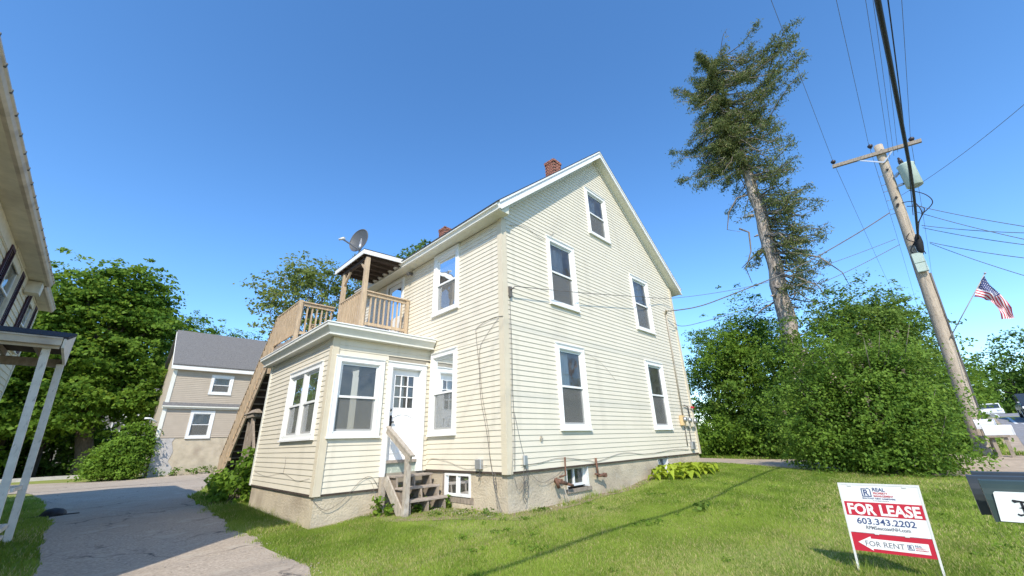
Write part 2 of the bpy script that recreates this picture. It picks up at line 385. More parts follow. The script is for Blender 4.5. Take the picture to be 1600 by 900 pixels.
EDGES = {}
def sheet(name, pts_l, pts_r, m, lift, step=0.4, across=10, kind='structure', wob=0.0):
    """strip between two polylines with the same number of points"""
    L = np.array(pts_l, float); R = np.array(pts_r, float)
    seg = np.sqrt(((L[1:] - L[:-1]) ** 2).sum(1)); t = np.concatenate([[0], np.cumsum(seg)])
    n = max(2, int(t[-1] / step)); q = np.linspace(0, t[-1], n)
    lx = np.interp(q, t, L[:, 0]); ly = np.interp(q, t, L[:, 1]); rx = np.interp(q, t, R[:, 0]); ry = np.interp(q, t, R[:, 1])
    s = np.linspace(0, 1, across)[None, :]
    rs = np.random.RandomState(3)
    if wob:
        k = np.convolve(rs.randn(n + 8), np.ones(5) / 5, 'same')[4:-4] * wob; rx = rx + k; k2 = np.convolve(rs.randn(n + 8), np.ones(5) / 5, 'same')[4:-4] * wob; lx = lx + k2
    X = lx[:, None] * (1 - s) + rx[:, None] * s; Y = ly[:, None] * (1 - s) + ry[:, None] * s
    EDGES[name] = (X[:, 0], Y[:, 0], X[:, -1], Y[:, -1])
    return grid_mesh(name, X, Y, height(X, Y) + lift, m, kind)

sheet('driveway', [(-5, -1.2), (-.6, 2.5), (-.2, 6), (-.22, 9), (-.35, 14), (-.5, 18), (-1.2, 26), (-2, 30), (-2.5, 34)],
      [(1.5, -1.2), (1.75, 3), (2.28, 6.2), (2.27, 9), (2.45, 14), (2.7, 18), (4.6, 26.5), (6.5, 30), (7, 34)], M['asphalt'], 0.012, 0.25, 20, wob=0.09)
sheet('back_lane', [(-60, 29.2), (-10, 29.2), (2, 29.2), (12, 29.2), (40, 29)], [(-60, 43), (-10, 43), (2, 36.5), (12, 36.5), (40, 36.5)], M['asphalt'], 0.020, 0.8, 14)
sheet('side_drive', [(15.4, -1.6), (15.3, 1), (15.6, 5), (16, 9), (16, 30)], [(19.3, -1.6), (20.3, 1), (20.8, 5), (21, 9), (21, 30)], M['sand'], 0.014, 0.4, 12, wob=0.1)
sheet('street', [(-60, -2.4), (0, -2.4), (10, -2.4), (20, -2.0), (25, -2.2), (40, -3.15), (60, -3.6), (120, -3.6), (260, -3.6)],
      [(-60, -11), (0, -11), (10, -11), (20, -11), (25, -11), (40, -11), (60, -11.5), (120, -12), (260, -12)], M['street'], 0.016, 0.8, 18)
sheet('road_line', [(-60, -2.95), (20, -2.75), (25, -2.9), (40, -3.75), (60, -4.1), (150, -4.1)],
      [(-60, -3.08), (20, -2.88), (25, -3.03), (40, -3.9), (60, -4.25), (150, -4.3)], M['paint'], 0.022, 0.8, 3)
sheet('road_shoulder', [(17, -1.35), (22, -1.35), (25, -1.7), (40, -2.5), (60, -3.0)],
      [(17, -2.1), (22, -2.05), (25, -2.3), (40, -3.2), (60, -3.65)], M['sand'], 0.010, 0.5, 5, wob=0.05)
sheet('bare_soil', [(3.3, 8.45), (4.2, 7.5), (4.8, 6.5), (5.3, 5.35), (7, 5.55), (9.5, 5.7), (14, 5.82)], [(3.3, 8.78), (4.6, 8.8), (5.72, 7.6), (5.72, 5.99), (7, 5.99), (9.5, 5.99), (14, 5.99)], M['soil'], .007, .15, 8, wob=.16)
# kerb on the far side of the back lane
mb = MB()
xs = np.linspace(-40, 2.2, 24)
for a, b in zip(xs[:-1], xs[1:]):
    za = H(a, 43.2); zb = H(b, 43.2)
    mb.hexa([(a, 43, za - .1), (b, 43, zb - .1), (b, 43.25, zb - .1), (a, 43.25, za - .1), (a, 43, za + .22), (b, 43, zb + .22), (b, 43.25, zb + .22), (a, 43.25, za + .22)])
mb.build('kerb', M['curb'], kind='structure')

# ------------------------------------------------------------------ grass
HB = [(5.66, 15.0, 5.9, 18), (3.16, 5.7, 8.7, 13.4)]                 # house footprints
def in_lawn(x, y):
    lx, ly, rx, ry = EDGES['driveway']
    dl = np.interp(y, ly, lx) + .03 * np.sin(y * 9) + .02; dr = np.interp(y, ry, rx) + .03 * np.sin(y * 11) - .04
    ok = (x < dl - 0.02) | (x > dr + 0.02)
    sl = np.interp(y, [-1.6, 1, 5, 9], [15.4, 15.3, 15.6, 16]); sr = np.interp(y, [-1.6, 1, 5, 9], [19.3, 20.3, 20.8, 21])
    ok &= ~((x > sl) & (x < sr)) & (y > np.interp(x, [0, 17, 22, 25, 40], [-2.4, -2.1, -1.5, -1.75, -2.6]))
    for a, b, c, d in HB: ok &= ~((x > a) & (x < b) & (y > c) & (y < d))
    ok &= y < 29
    return ok
def vnoise(x, y, s, seed=0):
    r = np.random.RandomState(seed); o = np.zeros_like(x)
    for k in range(7):
        a = r.rand() * 6.28; f = s * (0.5 + r.rand() * 1.6); o += np.sin((x * math.cos(a) + y * math.sin(a)) * f + r.rand() * 6.28)
    return o / 7 ** .5
def grass_patch(name, regs, label, seed):
    rs = np.random.RandomState(seed); P = []; S = []
    for x0, x1, y0, y1, den, h, w in regs:
        n = int((x1 - x0) * (y1 - y0) * den)
        x = rs.uniform(x0, x1, n); y = rs.uniform(y0, y1, n)
        k = in_lawn(x, y)
        bare = vnoise(x, y, 1.1, 5)
        near_wall = (np.hypot(np.maximum(0, 5.66 - x), np.maximum(0, 5.9 - y)) < .55) & (x < 15) | ((x > 4.2) & (x < 6.6) & (y > 4.9) & (y < 8.6))
        keep = rs.rand(n) < np.where(near_wall, 0.22, np.clip(1.15 - np.maximum(bare - .55, 0) * 1.3, .3, 1))
        k &= keep
        P.append(np.stack([x[k], y[k]], 1)); S.append(np.stack([np.full(k.sum(), h), np.full(k.sum(), w)], 1))
    P = np.concatenate(P); S = np.concatenate(S); n = len(P)
    z = height(P[:, 0], P[:, 1])
    hh = S[:, 0] * (0.55 + rs.rand(n) * .8) * (1 + .25 * vnoise(P[:, 0], P[:, 1], 2.2, 9)); ww = S[:, 1] * (.7 + rs.rand(n) * .6)
    a = rs.rand(n) * 2 * math.pi; b = rs.rand(n) * 2 * math.pi; lean = hh * (0.15 + rs.rand(n) * .75)
    dx = np.cos(a) * ww / 2; dy = np.sin(a) * ww / 2
    base = np.stack([P[:, 0], P[:, 1], z], 1)
    side = np.stack([dx, dy, np.zeros(n)], 1)
    tip = base + np.stack([np.cos(b) * lean, np.sin(b) * lean, hh], 1)
    co = np.stack([base - side, base + side, tip], 1).reshape(-1, 3)
    tone = np.clip(.47 + .26 * vnoise(P[:, 0], P[:, 1], .8, 2) + .26 * vnoise(P[:, 0], P[:, 1], 3.5, 4) + rs.randn(n) * .18, 0, 1)
    dry = rs.rand(n) < .05 + .22 * np.clip(vnoise(P[:, 0], P[:, 1], 1.1, 5) * 1.2, 0, 1) + .10 * (vnoise(P[:, 0], P[:, 1], 3.3, 15) > .6)
    tone = np.where(dry, 1.0, tone * .78)
    o = face_soup(name, co, 3, M['grass'], tone)
    return tag(o, label, 'grass', kind='stuff')
M['grass'] = leaf_mat('grass_blade', (0.14, 0.22, 0.03), (0.28, 0.38, 0.06), (0.48, 0.43, 0.19), 0.35)
grass_patch('lawn_grass', [(1.7, 8, 0, 6, 8000, .036, .007), (2.2, 5.7, 5.9, 9, 7500, .04, .008), (2.0, 3.3, 9, 14, 4200, .07, .012), (2.3, 6, 14, 27, 500, .10, .03),
                           (8, 15.6, 0, 6, 3000, .04, .012), (5, 17, -2.4, 0, 1700, .04, .014), (16, 30, -2.6, 12, 300, .09, .04), (14.9, 16, 5, 9, 900, .06, .02)],
            'bright green mown lawn in front of and beside the cream house', 1)
grass_patch('verge_grass', [(-3, 0, 7, 27, 900, .07, .02)], 'shaded strip of grass between the left house porch and the driveway', 2)
grass_patch('lane_grass', [(-8, 4, 43.3, 47, 60, .15, .08)], 'patchy grass under the big maple beyond the lane', 3) if False else None

# ------------------------------------------------------------------ the cream house
X0, Y0, XV, YV = 5.70, 5.95, 3.20, 8.75
house = thing('house', (5.7, 5.95, -1.23), 'tall cream clapboard house with a steep gable and a flat roofed entry wing', 'house')
GF = Frame((X0, Y0, 0), (1, 0, 0), (0, -1, 0))
SF = Frame((X0, Y0, 0), (0, 1, 0), (-1, 0, 0))
VF = Frame((XV, YV, 0), (1, 0, 0), (0, -1, 0))
VL = Frame((XV, YV, 0), (0, 1, 0), (-1, 0, 0))
SL, SR, XR, ZR = .863, .803, 10.32, 9.54            # roof slopes and ridge
def under(u):                                        # underside of the gable roof over the gable wall
    x = X0 + u
    return (ZR - .25) - (XR - x) * SL if x < XR else (ZR - .25) - (x - XR) * SR
def gable_ext(z):
    lo, hi = 0.0, 14.94 - X0
    if z > 5.31: lo = max(lo, (XR - X0) - ((ZR - .25) - z) / SL)
    if z > 5.58: hi = min(hi, (XR - X0) + ((ZR - .25) - z) / SR)
    return lo, hi
def holes_in(holes, z0, z1): return sorted([h for h in holes if h[2] < z1 - .004 and h[3] > z0 + .004])
def core(mb, F, z0, z1, ext, holes, n0=-.10, n1=-.004):
    zs = sorted(set([z0, z1] + [h[2] for h in holes] + [h[3] for h in holes] + [z for z in (5.31, 5.58) if z0 < z < z1]))
    for a, b in zip(zs[:-1], zs[1:]):
        la, ra = ext(a + 1e-4); lb, rb = ext(b - 1e-4); cur = (la, lb)
        hs = [h for h in holes if h[2] <= a + 1e-6 and h[3] >= b - 1e-6]
        for h in sorted(hs) + [None]:
            e = (h[0], h[0]) if h else (ra, rb)
            if e[0] > cur[0] + .003:
                mb.hexa([F.p(cur[0], a, n0), F.p(e[0], a, n0), F.p(e[0], a, n1), F.p(cur[0], a, n1), F.p(cur[1], b, n0), F.p(e[1], b, n0), F.p(e[1], b, n1), F.p(cur[1], b, n1)])
            if h: cur = (h[1], h[1])

def board_mesh(name, e, m, lip=.024):
    """unit clapboard: one metre long, butt edge proud and a thin top edge"""
    me = bpy.data.meshes.new(name)
    v = []
    for x in (0, 1): v += [(x, 0, 0), (x, -lip, 0.002), (x, -lip * .94, 0.014), (x, -.004, e), (x, 0, e)]
    f = [(0, 1, 6, 5), (1, 2, 7, 6), (2, 3, 8, 7), (3, 4, 9, 8), (0, 4, 3, 2, 1), (5, 6, 7, 8, 9)]
    me.from_pydata(v, [], f); me.materials.append(m); me.update(); return me
BOARDS = []
def clapboards(F, z0, z1, ext, holes, me, e, parent, name='siding_board', minlen=.03):
    z = z0
    while z < z1 - .02:
        la, ra = ext(z + e * .35); cur = la; top = min(e, z1 - z) / e
        for h in holes_in(holes, z, z + e) + [None]:
            end = h[0] if h else ra
            if end > cur + minlen:
                c = F.p((cur + end) / 2, z, 0); BOARDS.append(((end - cur) ** .5 / c.length, F, cur, end, z, top, me, parent, name))
            if h: cur = max(cur, h[1])
        z += e
    return 0
def place_boards(joined_parent, limit=292):
    """the boards that show largest become objects, the rest one joined part"""
    BOARDS.sort(key=lambda t: -t[0]); mb = MB()
    for i, (_, F, cur, end, z, top, me, parent, name) in enumerate(BOARDS):
        rot = Matrix(((F.u.x, -F.n.x, 0), (F.u.y, -F.n.y, 0), (0, 0, 1))).to_4x4()
        mw = Matrix.Translation(F.p(cur, z, 0)) @ rot @ Matrix.Diagonal((end - cur, 1, top, 1))
        if i < limit:
            o = bpy.data.objects.new(name, me); COL.objects.link(o); o.matrix_world = mw; attach(o, parent)
        else:
            b = len(mb.v); mb.v += [tuple(mw @ v.co) for v in me.vertices]
            for f in me.polygons: mb.f.append(tuple(b + k for k in f.vertices)); mb.m.append(0); mb.smooth.append(False)
    mat_ = BOARDS[0][6].materials[0]; n = len(BOARDS); BOARDS.clear()
    if mb.f: mb.build('upper_siding', mat_, joined_parent, kind='stuff')
    return n

CW = .115                                            # casing width
def opening(w): return (w[0] + CW, w[1] - CW, w[2] + CW, w[3] - CW)
def window_unit(F, w, parent, glassm=None, curtain=None, split=0, sill=True, casing=M['white'], name='window', lower_cover=None, cw=CW, deep=True):
    """double hung window: casing, jambs, sill, two sashes each with a pane"""
    u0, u1, v0, v1 = w; a, b, c, d = u0 + cw, u1 - cw, v0 + cw, v1 - cw
    mb = MB(); n1 = .040
    mb.fbox(F, u0, a, v0, v1, 0.002, n1); mb.fbox(F, b, u1, v0, v1, 0.002, n1)
    mb.fbox(F, a, b, d, v1, 0.002, n1 - .002); mb.fbox(F, a, b, v0 + .036, c, 0.002, n1 - .002)
    # raised inner bead and outer back band
    for (p, q, r, s) in ((a - .022, a, c, d), (b, b + .022, c, d)): mb.fbox(F, p, q, r, s, n1, n1 + .012)
    mb.fbox(F, a - .022, b + .022, d, d + .022, n1, n1 + .012)
    for (p, q) in ((u0, u0 + .02), (u1 - .02, u1)): mb.fbox(F, p, q, v0, v1, n1, n1 + .010)
    mb.fbox(F, u0 + .02, u1 - .02, v1 - .02, v1, n1, n1 + .010)
    # head cap
    mb.fbox(F, u0 - .012, u1 + .012, v1, v1 + .018, 0.0, n1 + .022)
    # jambs
    j = .022
    mb.fbox(F, a, a + j, c, d, -.11, n1 - .006); mb.fbox(F, b - j, b, c, d, -.11, n1 - .006)
    mb.fbox(F, a + j, b - j, d - j, d, -.11, n1 - .006); mb.fbox(F, a + j, b - j, c, c + j, -.11, n1 - .006)
    wo = mb.build(name, casing, parent)
    if sill:
        s = MB(); s.fbox(F, u0 - .015, u1 + .015, v0 - .004, v0 + .034, 0.0, n1 + .04); s.build('sill', casing, wo)
    units = [(a + j, b - j)]
    if split:
        mid = (a + b) / 2; units = [(a + j, mid - .05), (mid + .05, b - j)]
        s = MB(); s.fbox(F, mid - .05, mid + .05, c + j, d - j, -.11, n1 - .004); s.build('mullion', casing, wo)
    gm = glassm or M['glass']
    for k, (p, q) in enumerate(units):
        vm = (c + d) / 2 - .01; t = .042
        for nm, lo, hi, na in (('upper_sash', vm - .02, d - j, -.035), ('lower_sash', c + j, vm + .03, -.072)):
            s = MB(); s.fbox(F, p, p + t, lo, hi, na, na + .034); s.fbox(F, q - t, q, lo, hi, na, na + .034)
            s.fbox(F, p + t, q - t, hi - t, hi, na, na + .034); s.fbox(F, p + t, q - t, lo, lo + t * 1.15, na, na + .034)
            s.build(nm, M['white'], wo)
            g = MB(); g.poly([F.p(p + t, lo + t, na + .017), F.p(q - t, lo + t, na + .017), F.p(q - t, hi - t, na + .017), F.p(p + t, hi - t, na + .017)])
            g.build('pane', gm, wo)
        s = MB(); s.poly([F.p(p + .01, c + j + .01, -.028), F.p(q - .01, c + j + .01, -.028), F.p(q - .01, vm, -.028), F.p(p + .01, vm, -.028)])
        s.build('insect_screen', M['screen'], wo)
        if curtain and k < 9:
            cm, frac, u_from, u_to = curtain
            s = MB(); n = 22; L = q - p
            for i in range(n):
                x0 = p + L * (u_from + (u_to - u_from) * i / n); x1 = p + L * (u_from + (u_to - u_from) * (i + 1) / n)
                w0 = .012 * math.sin(i * 1.9); w1 = .012 * math.sin((i + 1) * 1.9)
                zb = d - (d - c) * frac
                s.poly([F.p(x0, zb, -.15 + w0), F.p(x1, zb, -.15 + w1), F.p(x1, d, -.15 + w1), F.p(x0, d, -.15 + w0)])
            s.build('curtain', cm, wo)
    return wo

gw = [(1.63, 2.83, 3.21, 5.16), (3.81, 5.01, 6.05, 7.80), (6.02, 7.24, 3.30, 5.27), (1.70, 2.85, .20, 2.22), (6.18, 7.36, .20, 2.30)]
sw = [(1.63, 2.76, 3.19, 4.98), (1.64, 2.72, .18, 2.17)]
vfw = [(.08, 1.22, .18, 1.88)]
vlw = [(.40, 2.56, .17, 1.80)]
E_ = .110
bm_ = board_mesh('siding_board', E_, M['siding'], .017)
# gable wall
w1 = MB(); core(w1, GF, -.52, ZR - .26, gable_ext, [opening(w) for w in gw])
gwall = w1.build('wall', M['sheath'], house); gwall['label'] = 'tall gable wall of cream siding with five windows'
n_b = clapboards(GF, -.54, ZR - .30, gable_ext, [opening(w) for w in gw], bm_, E_, gwall)
# side wall (above the wing it runs on behind the deck)
DOOR2 = (4.55, 5.45, 2.83, 4.85)
side_h = [opening(w) for w in sw] + [DOOR2]
w2 = MB(); core(w2, SF, -.52, 5.05, lambda z: (.105, 7.05), side_h)
swall = w2.build('wall', M['sheath'], house); swall['label'] = 'long side wall under the eave, half hidden by the entry wing'
n_b += clapboards(SF, -.54, 2.2, lambda z: (0.0, 2.80), [opening(w) for w in sw], bm_, E_, swall)
n_b += clapboards(SF, 2.16, 5.04, lambda z: (0.0, 7.05), side_h, bm_, E_, swall)
# entry wing walls
dw = (1.45, 2.22, -.30, 1.74)                        # wing door leaf
dopen = (dw[0] - .03, dw[1] + .03, -.56, dw[3] + .03)
w3 = MB(); core(w3, VF, -.82, 2.30, lambda z: (0, 2.45), [opening(vfw[0]), dopen])
fw = w3.build('wall', M['sheath'], house); fw['label'] = 'entry wing front wall with the white door'
n_b += clapboards(VF, -.84, 2.29, lambda z: (0, dw[0] - .13), [opening(vfw[0])], bm_, E_, fw)
for z in (1.97,):
    n_b += clapboards(VF, -.84 + E_ * 26, 2.29, lambda z: (dw[0] - .13, 2.5), [], bm_, E_, fw)
w4 = MB(); core(w4, VL, -.82, 2.30, lambda z: (.105, 4.58), [opening(vlw[0])])
lw = w4.build('wall', M['sheath'], house); lw['label'] = 'entry wing side wall with the paired window'
n_b += clapboards(VL, -.84, 2.29, lambda z: (0, 4.58), [opening(vlw[0])], bm_, E_, lw)
# narrow slips of siding right of the wing door, too small to pick apart
mb = MB(); z = -.56
while z < 1.96:
    mb.hexa([VF.p(2.375, z, 0), VF.p(2.49, z, 0), VF.p(2.49, z, .02), VF.p(2.375, z, .02), VF.p(2.375, z + E_, 0), VF.p(2.49, z + E_, 0), VF.p(2.49, z + E_, .004), VF.p(2.375, z + E_, .004)]); z += E_
mb.build('siding_slips', M['siding'], fw, kind='stuff')
print('siding boards', place_boards(gwall))
# back walls, floors, rear block: close the volume
mb = MB()
mb.box(14.84, 14.936, 6.06, 13.0, -.52, 5.5); mb.box(5.81, 14.83, 12.9, 13.0, -.52, 5.05)
mb.fprism(Frame((0, 0, 0), (1, 0, 0), (0, 1, 0)), [(5.9, 5.05), (14.8, 5.05), (14.8, 5.3), (10.32, 9.1), (5.9, 5.3)], 12.9, 13.0)
mb.box(7.6, 7.7, 13.01, 18, -.52, 6.6); mb.box(13.0, 13.1, 13.01, 18, -.52, 6.6)
mb.fprism(Frame((0, 0, 0), (1, 0, 0), (0, 1, 0)), [(7.7, -.5), (13.0, -.5), (13.0, 6.6), (10.32, 9.1), (7.7, 6.6)], 17.9, 18.0)
mb.box(3.3, 5.6, 13.25, 13.34, -.82, 2.30)
mb.build('rear_wall', M['siding'], house)
mb = MB(); mb.box(5.81, 14.83, 6.06, 12.89, -.62, -.55); mb.box(5.81, 14.83, 6.06, 12.89, 2.62, 2.70); mb.box(5.81, 14.83, 6.06, 12.89, 5.28, 5.33)
mb.box(3.31, 5.59, 8.86, 13.24, -.72, -.62)
mb.box(5.81, 6.0, 8.9, 9.0, -.5, 2.6)
mb.build('floor', M['interior'], house)

# ---- roof
mb = MB()
def rs(x): return ZR - (XR - x) * SL if x < XR else ZR - (x - XR) * SR
XE, XF = 5.36, 15.34
mb.xprism([(XE - .09, rs(XE - .09) + .0), (XR, ZR), (XR, ZR + .03), (XE - .09, rs(XE - .09) + .028)], 5.62, 13.25, 0)
mb.xprism([(XR, ZR + .001), (XF + .03, rs(XF + .03)), (XF + .03, rs(XF + .03) + .028), (XR, ZR + .031)], 5.62, 13.25, 0)
mb.xprism([(7.2, rs(7.2)), (XR, ZR - .01), (XR, ZR + .02), (7.2, rs(7.2) + .028)], 13.26, 18.2, 0)
mb.xprism([(XR, ZR - .01), (13.6, rs(13.6)), (13.6, rs(13.6) + .028), (XR, ZR + .02)], 13.26, 18.2, 0)
roof = mb.build('roof', M['shingle'], house)
mb = MB()                                            # roof deck and closed soffits
mb.xprism([(XE + .02, rs(XE + .02) - .004), (XR, ZR - .004), (XR, ZR - .25), (X0 + .01, rs(X0) - .25), (X0 + .01, 5.045), (XE + .02, 5.045)], 5.69, 13.2)
mb.xprism([(XR, ZR - .004), (XF - .02, rs(XF - .02) - .004), (XF - .02, rs(XF - .02) - .23), (14.93, rs(14.94) - .25), (XR, ZR - .25)], 5.69, 13.2)
mb.build('soffit', M['soffit'], roof)
mb = MB()                                            # eave gutter board and crown
mb.xprism([(XE + .018, 5.053), (XE + .002, 5.053), (XE - .028, 5.12), (XE - .075, rs(XE - .075) - .055), (XE - .075, rs(XE - .075) - .004), (XE + .018, rs(XE) - .006)], 5.655, 13.2); mb.box(XE - .03, XE + .03, 5.60, 13.2, 5.028, 5.052); pass
mb.build('fascia', M['trim'], roof)
mb = MB()                                            # rake boards on the gable, with bead and crown
def rake(x0, x1, dz0, dz1, y0, y1):
    mb.xprism([(x0, rs(x0) - dz1), (x1, rs(x1) - dz1), (x1, rs(x1) - dz0), (x0, rs(x0) - dz0)], y0, y1)
for x0, x1 in ((XE, XR), (XR + .001, XF)):
    rake(x0, x1, .006, .238, 5.65, 5.689); rake(x0, x1, .004, .060, 5.622, 5.649); rake(x0, x1, .205, .262, 5.626, 5.649)
mb.build('rake_board', M['white'], roof)
mb = MB()                                            # frieze on the gable wall below the rake
for x0, x1 in ((X0 + .1, XR), (XR + .001, 14.84)): mb.xprism([(x0, rs(x0) - .33), (x1, rs(x1) - .33), (x1, rs(x1) - .256), (x0, rs(x0) - .256)], 5.905, 5.93)
mb.build('frieze', M['trim'], roof)
# ---- corner boards
def corner_board(x, y, z0, z1, sx, sy, w=.12):
    mb = MB(); mb.box(x - .032 * 0 + (0 if sx > 0 else -w) , x + (w if sx > 0 else 0), y - .034, y - .002, z0, z1)
    mb.box(x - .034 if sx > 0 else x + .002, x - .002 if sx > 0 else x + .034, y - .034, y + w, z0, z1 - .001)
    return mb.build('corner_board', M['corner'], house)
corner_board(X0, Y0, -.58, 5.04, 1, 1); corner_board(14.94, Y0, -.58, 5.5, -1, 1)
corner_board(XV, YV, -.87, 2.29, 1, 1)
mb = MB(); mb.fbox(VL, 4.48, 4.60, -.86, 2.29, .002, .034); mb.build('corner_board', M['trim'], house)
mb = MB(); mb.box(XV - .03, XV + .02, 13.26, 13.36, -.86, 2.29); mb.build('corner_board', M['trim'], house)
# ---- windows
window_unit(GF, gw[0], house, curtain=(M['curtain'], .50, .0, .8))
window_unit(GF, gw[1], house, curtain=(M['curtain'], .55, .0, .7))
window_unit(GF, gw[2], house, curtain=(M['curtain'], .99, .1, 1.0))
window_unit(GF, gw[3], house, curtain=(M['blind'], .47, .0, .62))
window_unit(GF, gw[4], house, curtain=(M['blind'], .50, .0, .5))
window_unit(SF, sw[0], house, curtain=(M['blind'], .52, .0, 1.0))
window_unit(SF, sw[1], house, curtain=(M['blind'], .98, .0, .35))
window_unit(VF, vfw[0], house)
window_unit(VL, vlw[0], house, split=1)
# ---- wing door
mb = MB()
a, b, c, d = dw
mb.fbox(VF, a - .13, a - .02, -.62, d + .14, .002, .045); mb.fbox(VF, b + .03, b + .15, -.56, d + .14, .002, .045); mb.fbox(VF, a - .02, b + .03, d + .02, d + .14, .002, .043)
mb.fbox(VF, a - .03, a, -.56, d + .02, -.13, .03); mb.fbox(VF, b, b + .03, -.56, d + .02, -.13, .03); mb.fbox(VF, a, b, d, d + .02, -.13, .03)
mb.fbox(VF, a - .15, b + .17, d + .14, d + .165, .0, .065)
df = mb.build('door_frame', M['white'], house)
mb = MB(); gx0, gx1, gz0, gz1 = a + .12, b - .12, .83, 1.60
mb.fbox(VF, a, gx0, c, d, -.12, -.08); mb.fbox(VF, gx1, b, c, d, -.12, -.08); mb.fbox(VF, gx0, gx1, c, gz0, -.12, -.08); mb.fbox(VF, gx0, gx1, gz1, d, -.12, -.08)
for i in range(4):
    x = gx0 + (gx1 - gx0) * i / 3; mb.fbox(VF, x - .011, x + .011, gz0, gz1, -.105, -.072)
    z = gz0 + (gz1 - gz0) * i / 3; mb.fbox(VF, gx0, gx1, z - .011, z + .011, -.104, -.073)
door = mb.build('door', M['print_white'], house); door['label'] = 'white entry door with nine small panes'
for i in range(3):
    for k in range(3):
        x0 = gx0 + (gx1 - gx0) * i / 3 + .011; x1 = gx0 + (gx1 - gx0) * (i + 1) / 3 - .011; z0 = gz0 + (gz1 - gz0) * k / 3 + .011; z1 = gz0 + (gz1 - gz0) * (k + 1) / 3 - .011
        g = MB(); g.poly([VF.p(x0, z0, -.095), VF.p(x1, z0, -.095), VF.p(x1, z1, -.095), VF.p(x0, z1, -.095)]); g.build('pane', M['glass'], door)
for i in (0, 1):                                      # moulded lower panels with an arched head
    x0 = a + .11 + i * .30; x1 = x0 + .25
    g = MB(); z0, z1 = -.14, .62
    for (p, q, r, s) in ((x0, x0 + .022, z0, z1), (x1 - .022, x1, z0, z1), (x0, x1, z0 - .022, z0)): g.fbox(VF, p, q, r, s, -.08, -.066)
    sgn = 1 if i == 0 else -1
    for k in range(6):
        t0 = k / 6; t1 = (k + 1) / 6; h0 = .09 * math.sin(t0 * math.pi / 2); h1 = .09 * math.sin(t1 * math.pi / 2)
        if i: h0, h1 = .09 * math.cos(t0 * math.pi / 2), .09 * math.cos(t1 * math.pi / 2)
        g.hexa([VF.p(x0 + .25 * t0, z1 + h0 - .022, -.08), VF.p(x0 + .25 * t1, z1 + h1 - .022, -.08), VF.p(x0 + .25 * t1, z1 + h1 - .022, -.066), VF.p(x0 + .25 * t0, z1 + h0 - .022, -.066),
                VF.p(x0 + .25 * t0, z1 + h0, -.08), VF.p(x0 + .25 * t1, z1 + h1, -.08), VF.p(x0 + .25 * t1, z1 + h1, -.066), VF.p(x0 + .25 * t0, z1 + h0, -.066)])
    for q in range(1, 4): g.fbox(VF, x0 + .0625 * q - .004, x0 + .0625 * q + .004, z0, z1 - .03, -.08, -.073)
    g.build('door_panel', M['print_white'], door)
g = MB(); g.fbox(VF, a + .03, a + .095, .40, .66, -.08, -.035); g.fbox(VF, a + .035, a + .15, .50, .53, -.045, -.02); g.tube([VF.p(a + .06, .78, -.08), VF.p(a + .06, .78, -.05)], .03, 10)
g.build('handle', M['black'], door)
g = MB(); g.fbox(VF, a + .002, b - .002, -.36, -.302, -.13, .03); g.build('threshold', M['redwood'], df)
g = MB(); g.fbox(VF, a, b, -.62, -.362, -.12, -.03); g.build('kick_panel', M['greenpanel'], df)
# curtain strip behind the door glass
g = MB(); g.fbox(VF, a + .1, a + .42, .6, 1.7, -.16, -.15); g.build('curtain', M['blind'], door)
# upper door onto the deck
mb = MB(); u0, u1, v0, v1 = DOOR2
mb.fbox(SF, u0 - .1, u0, v0, v1 + .1, .002, .04); mb.fbox(SF, u1, u1 + .1, v0, v1 + .1, .002, .04); mb.fbox(SF, u0, u1, v1, v1 + .1, .002, .038)
mb.fbox(SF, u0 + .01, u0 + .12, v0, v1, -.06, -.02); mb.fbox(SF, u1 - .12, u1 - .01, v0, v1, -.06, -.02); mb.fbox(SF, u0 + .12, u1 - .12, v0, v0 + .9, -.06, -.02); mb.fbox(SF, u0 + .12, u1 - .12, v1 - .14, v1, -.06, -.02)
d2 = mb.build('door', M['white'], house); d2['label'] = 'upstairs storm door opening onto the deck'
g = MB(); g.poly([SF.p(u0 + .12, v0 + .9, -.04), SF.p(u1 - .12, v0 + .9, -.04), SF.p(u1 - .12, v1 - .14, -.04), SF.p(u0 + .12, v1 - .14, -.04)]); g.build('pane', M['glass'], d2)

# ---- wing cornice and flat roof
mb = MB(); ov = .28
prof = [(-.03, 2.292), (.20, 2.292), (.20, 2.322), (.175, 2.334), (.20, 2.37), (.262, 2.45), (.285, 2.458), (.285, 2.52), (-.03, 2.52)]
mi_ = []
def sweep(mb, prof, path, mi=0):
    """path: list of (point, outward dir) corners with a mitre scale already in the dir"""
    b = len(mb.v); k = len(prof)
    for p, o in path:
        for n_, z_ in prof: mb.v.append((p[0] + o[0] * n_, p[1] + o[1] * n_, z_))
    for i in range(len(path) - 1):
        for j in range(k):
            mb.f.append((b + i * k + j, b + i * k + (j + 1) % k, b + (i + 1) * k + (j + 1) % k, b + (i + 1) * k + j)); mb.m.append(mi); mb.smooth.append(False)
    mb.f.append(tuple(b + j for j in range(k))); mb.f.append(tuple(b + (len(path) - 1) * k + j for j in range(k))[::-1]); mb.m += [mi, mi]; mb.smooth += [False, False]
sweep(mb, prof, [((5.66, YV), (0, -1)), ((XV, YV), (-1, -1)), ((XV, 13.36), (-1, 1)), ((5.6, 13.36), (0, 1))])
mb.build('cornice', M['trim'], house)
mb = MB(); sweep(mb, [(-.04, 2.523), (.300, 2.523), (.300, 2.548), (-.04, 2.548)], [((5.66, YV), (0, -1)), ((XV, YV), (-1, -1)), ((XV, 13.36), (-1, 1)), ((5.6, 13.36), (0, 1))])
mb.box(XV + .041, 5.66, YV + .041, 13.31, 2.40, 2.546)
mb.build('flat_roof', M['white'], house)
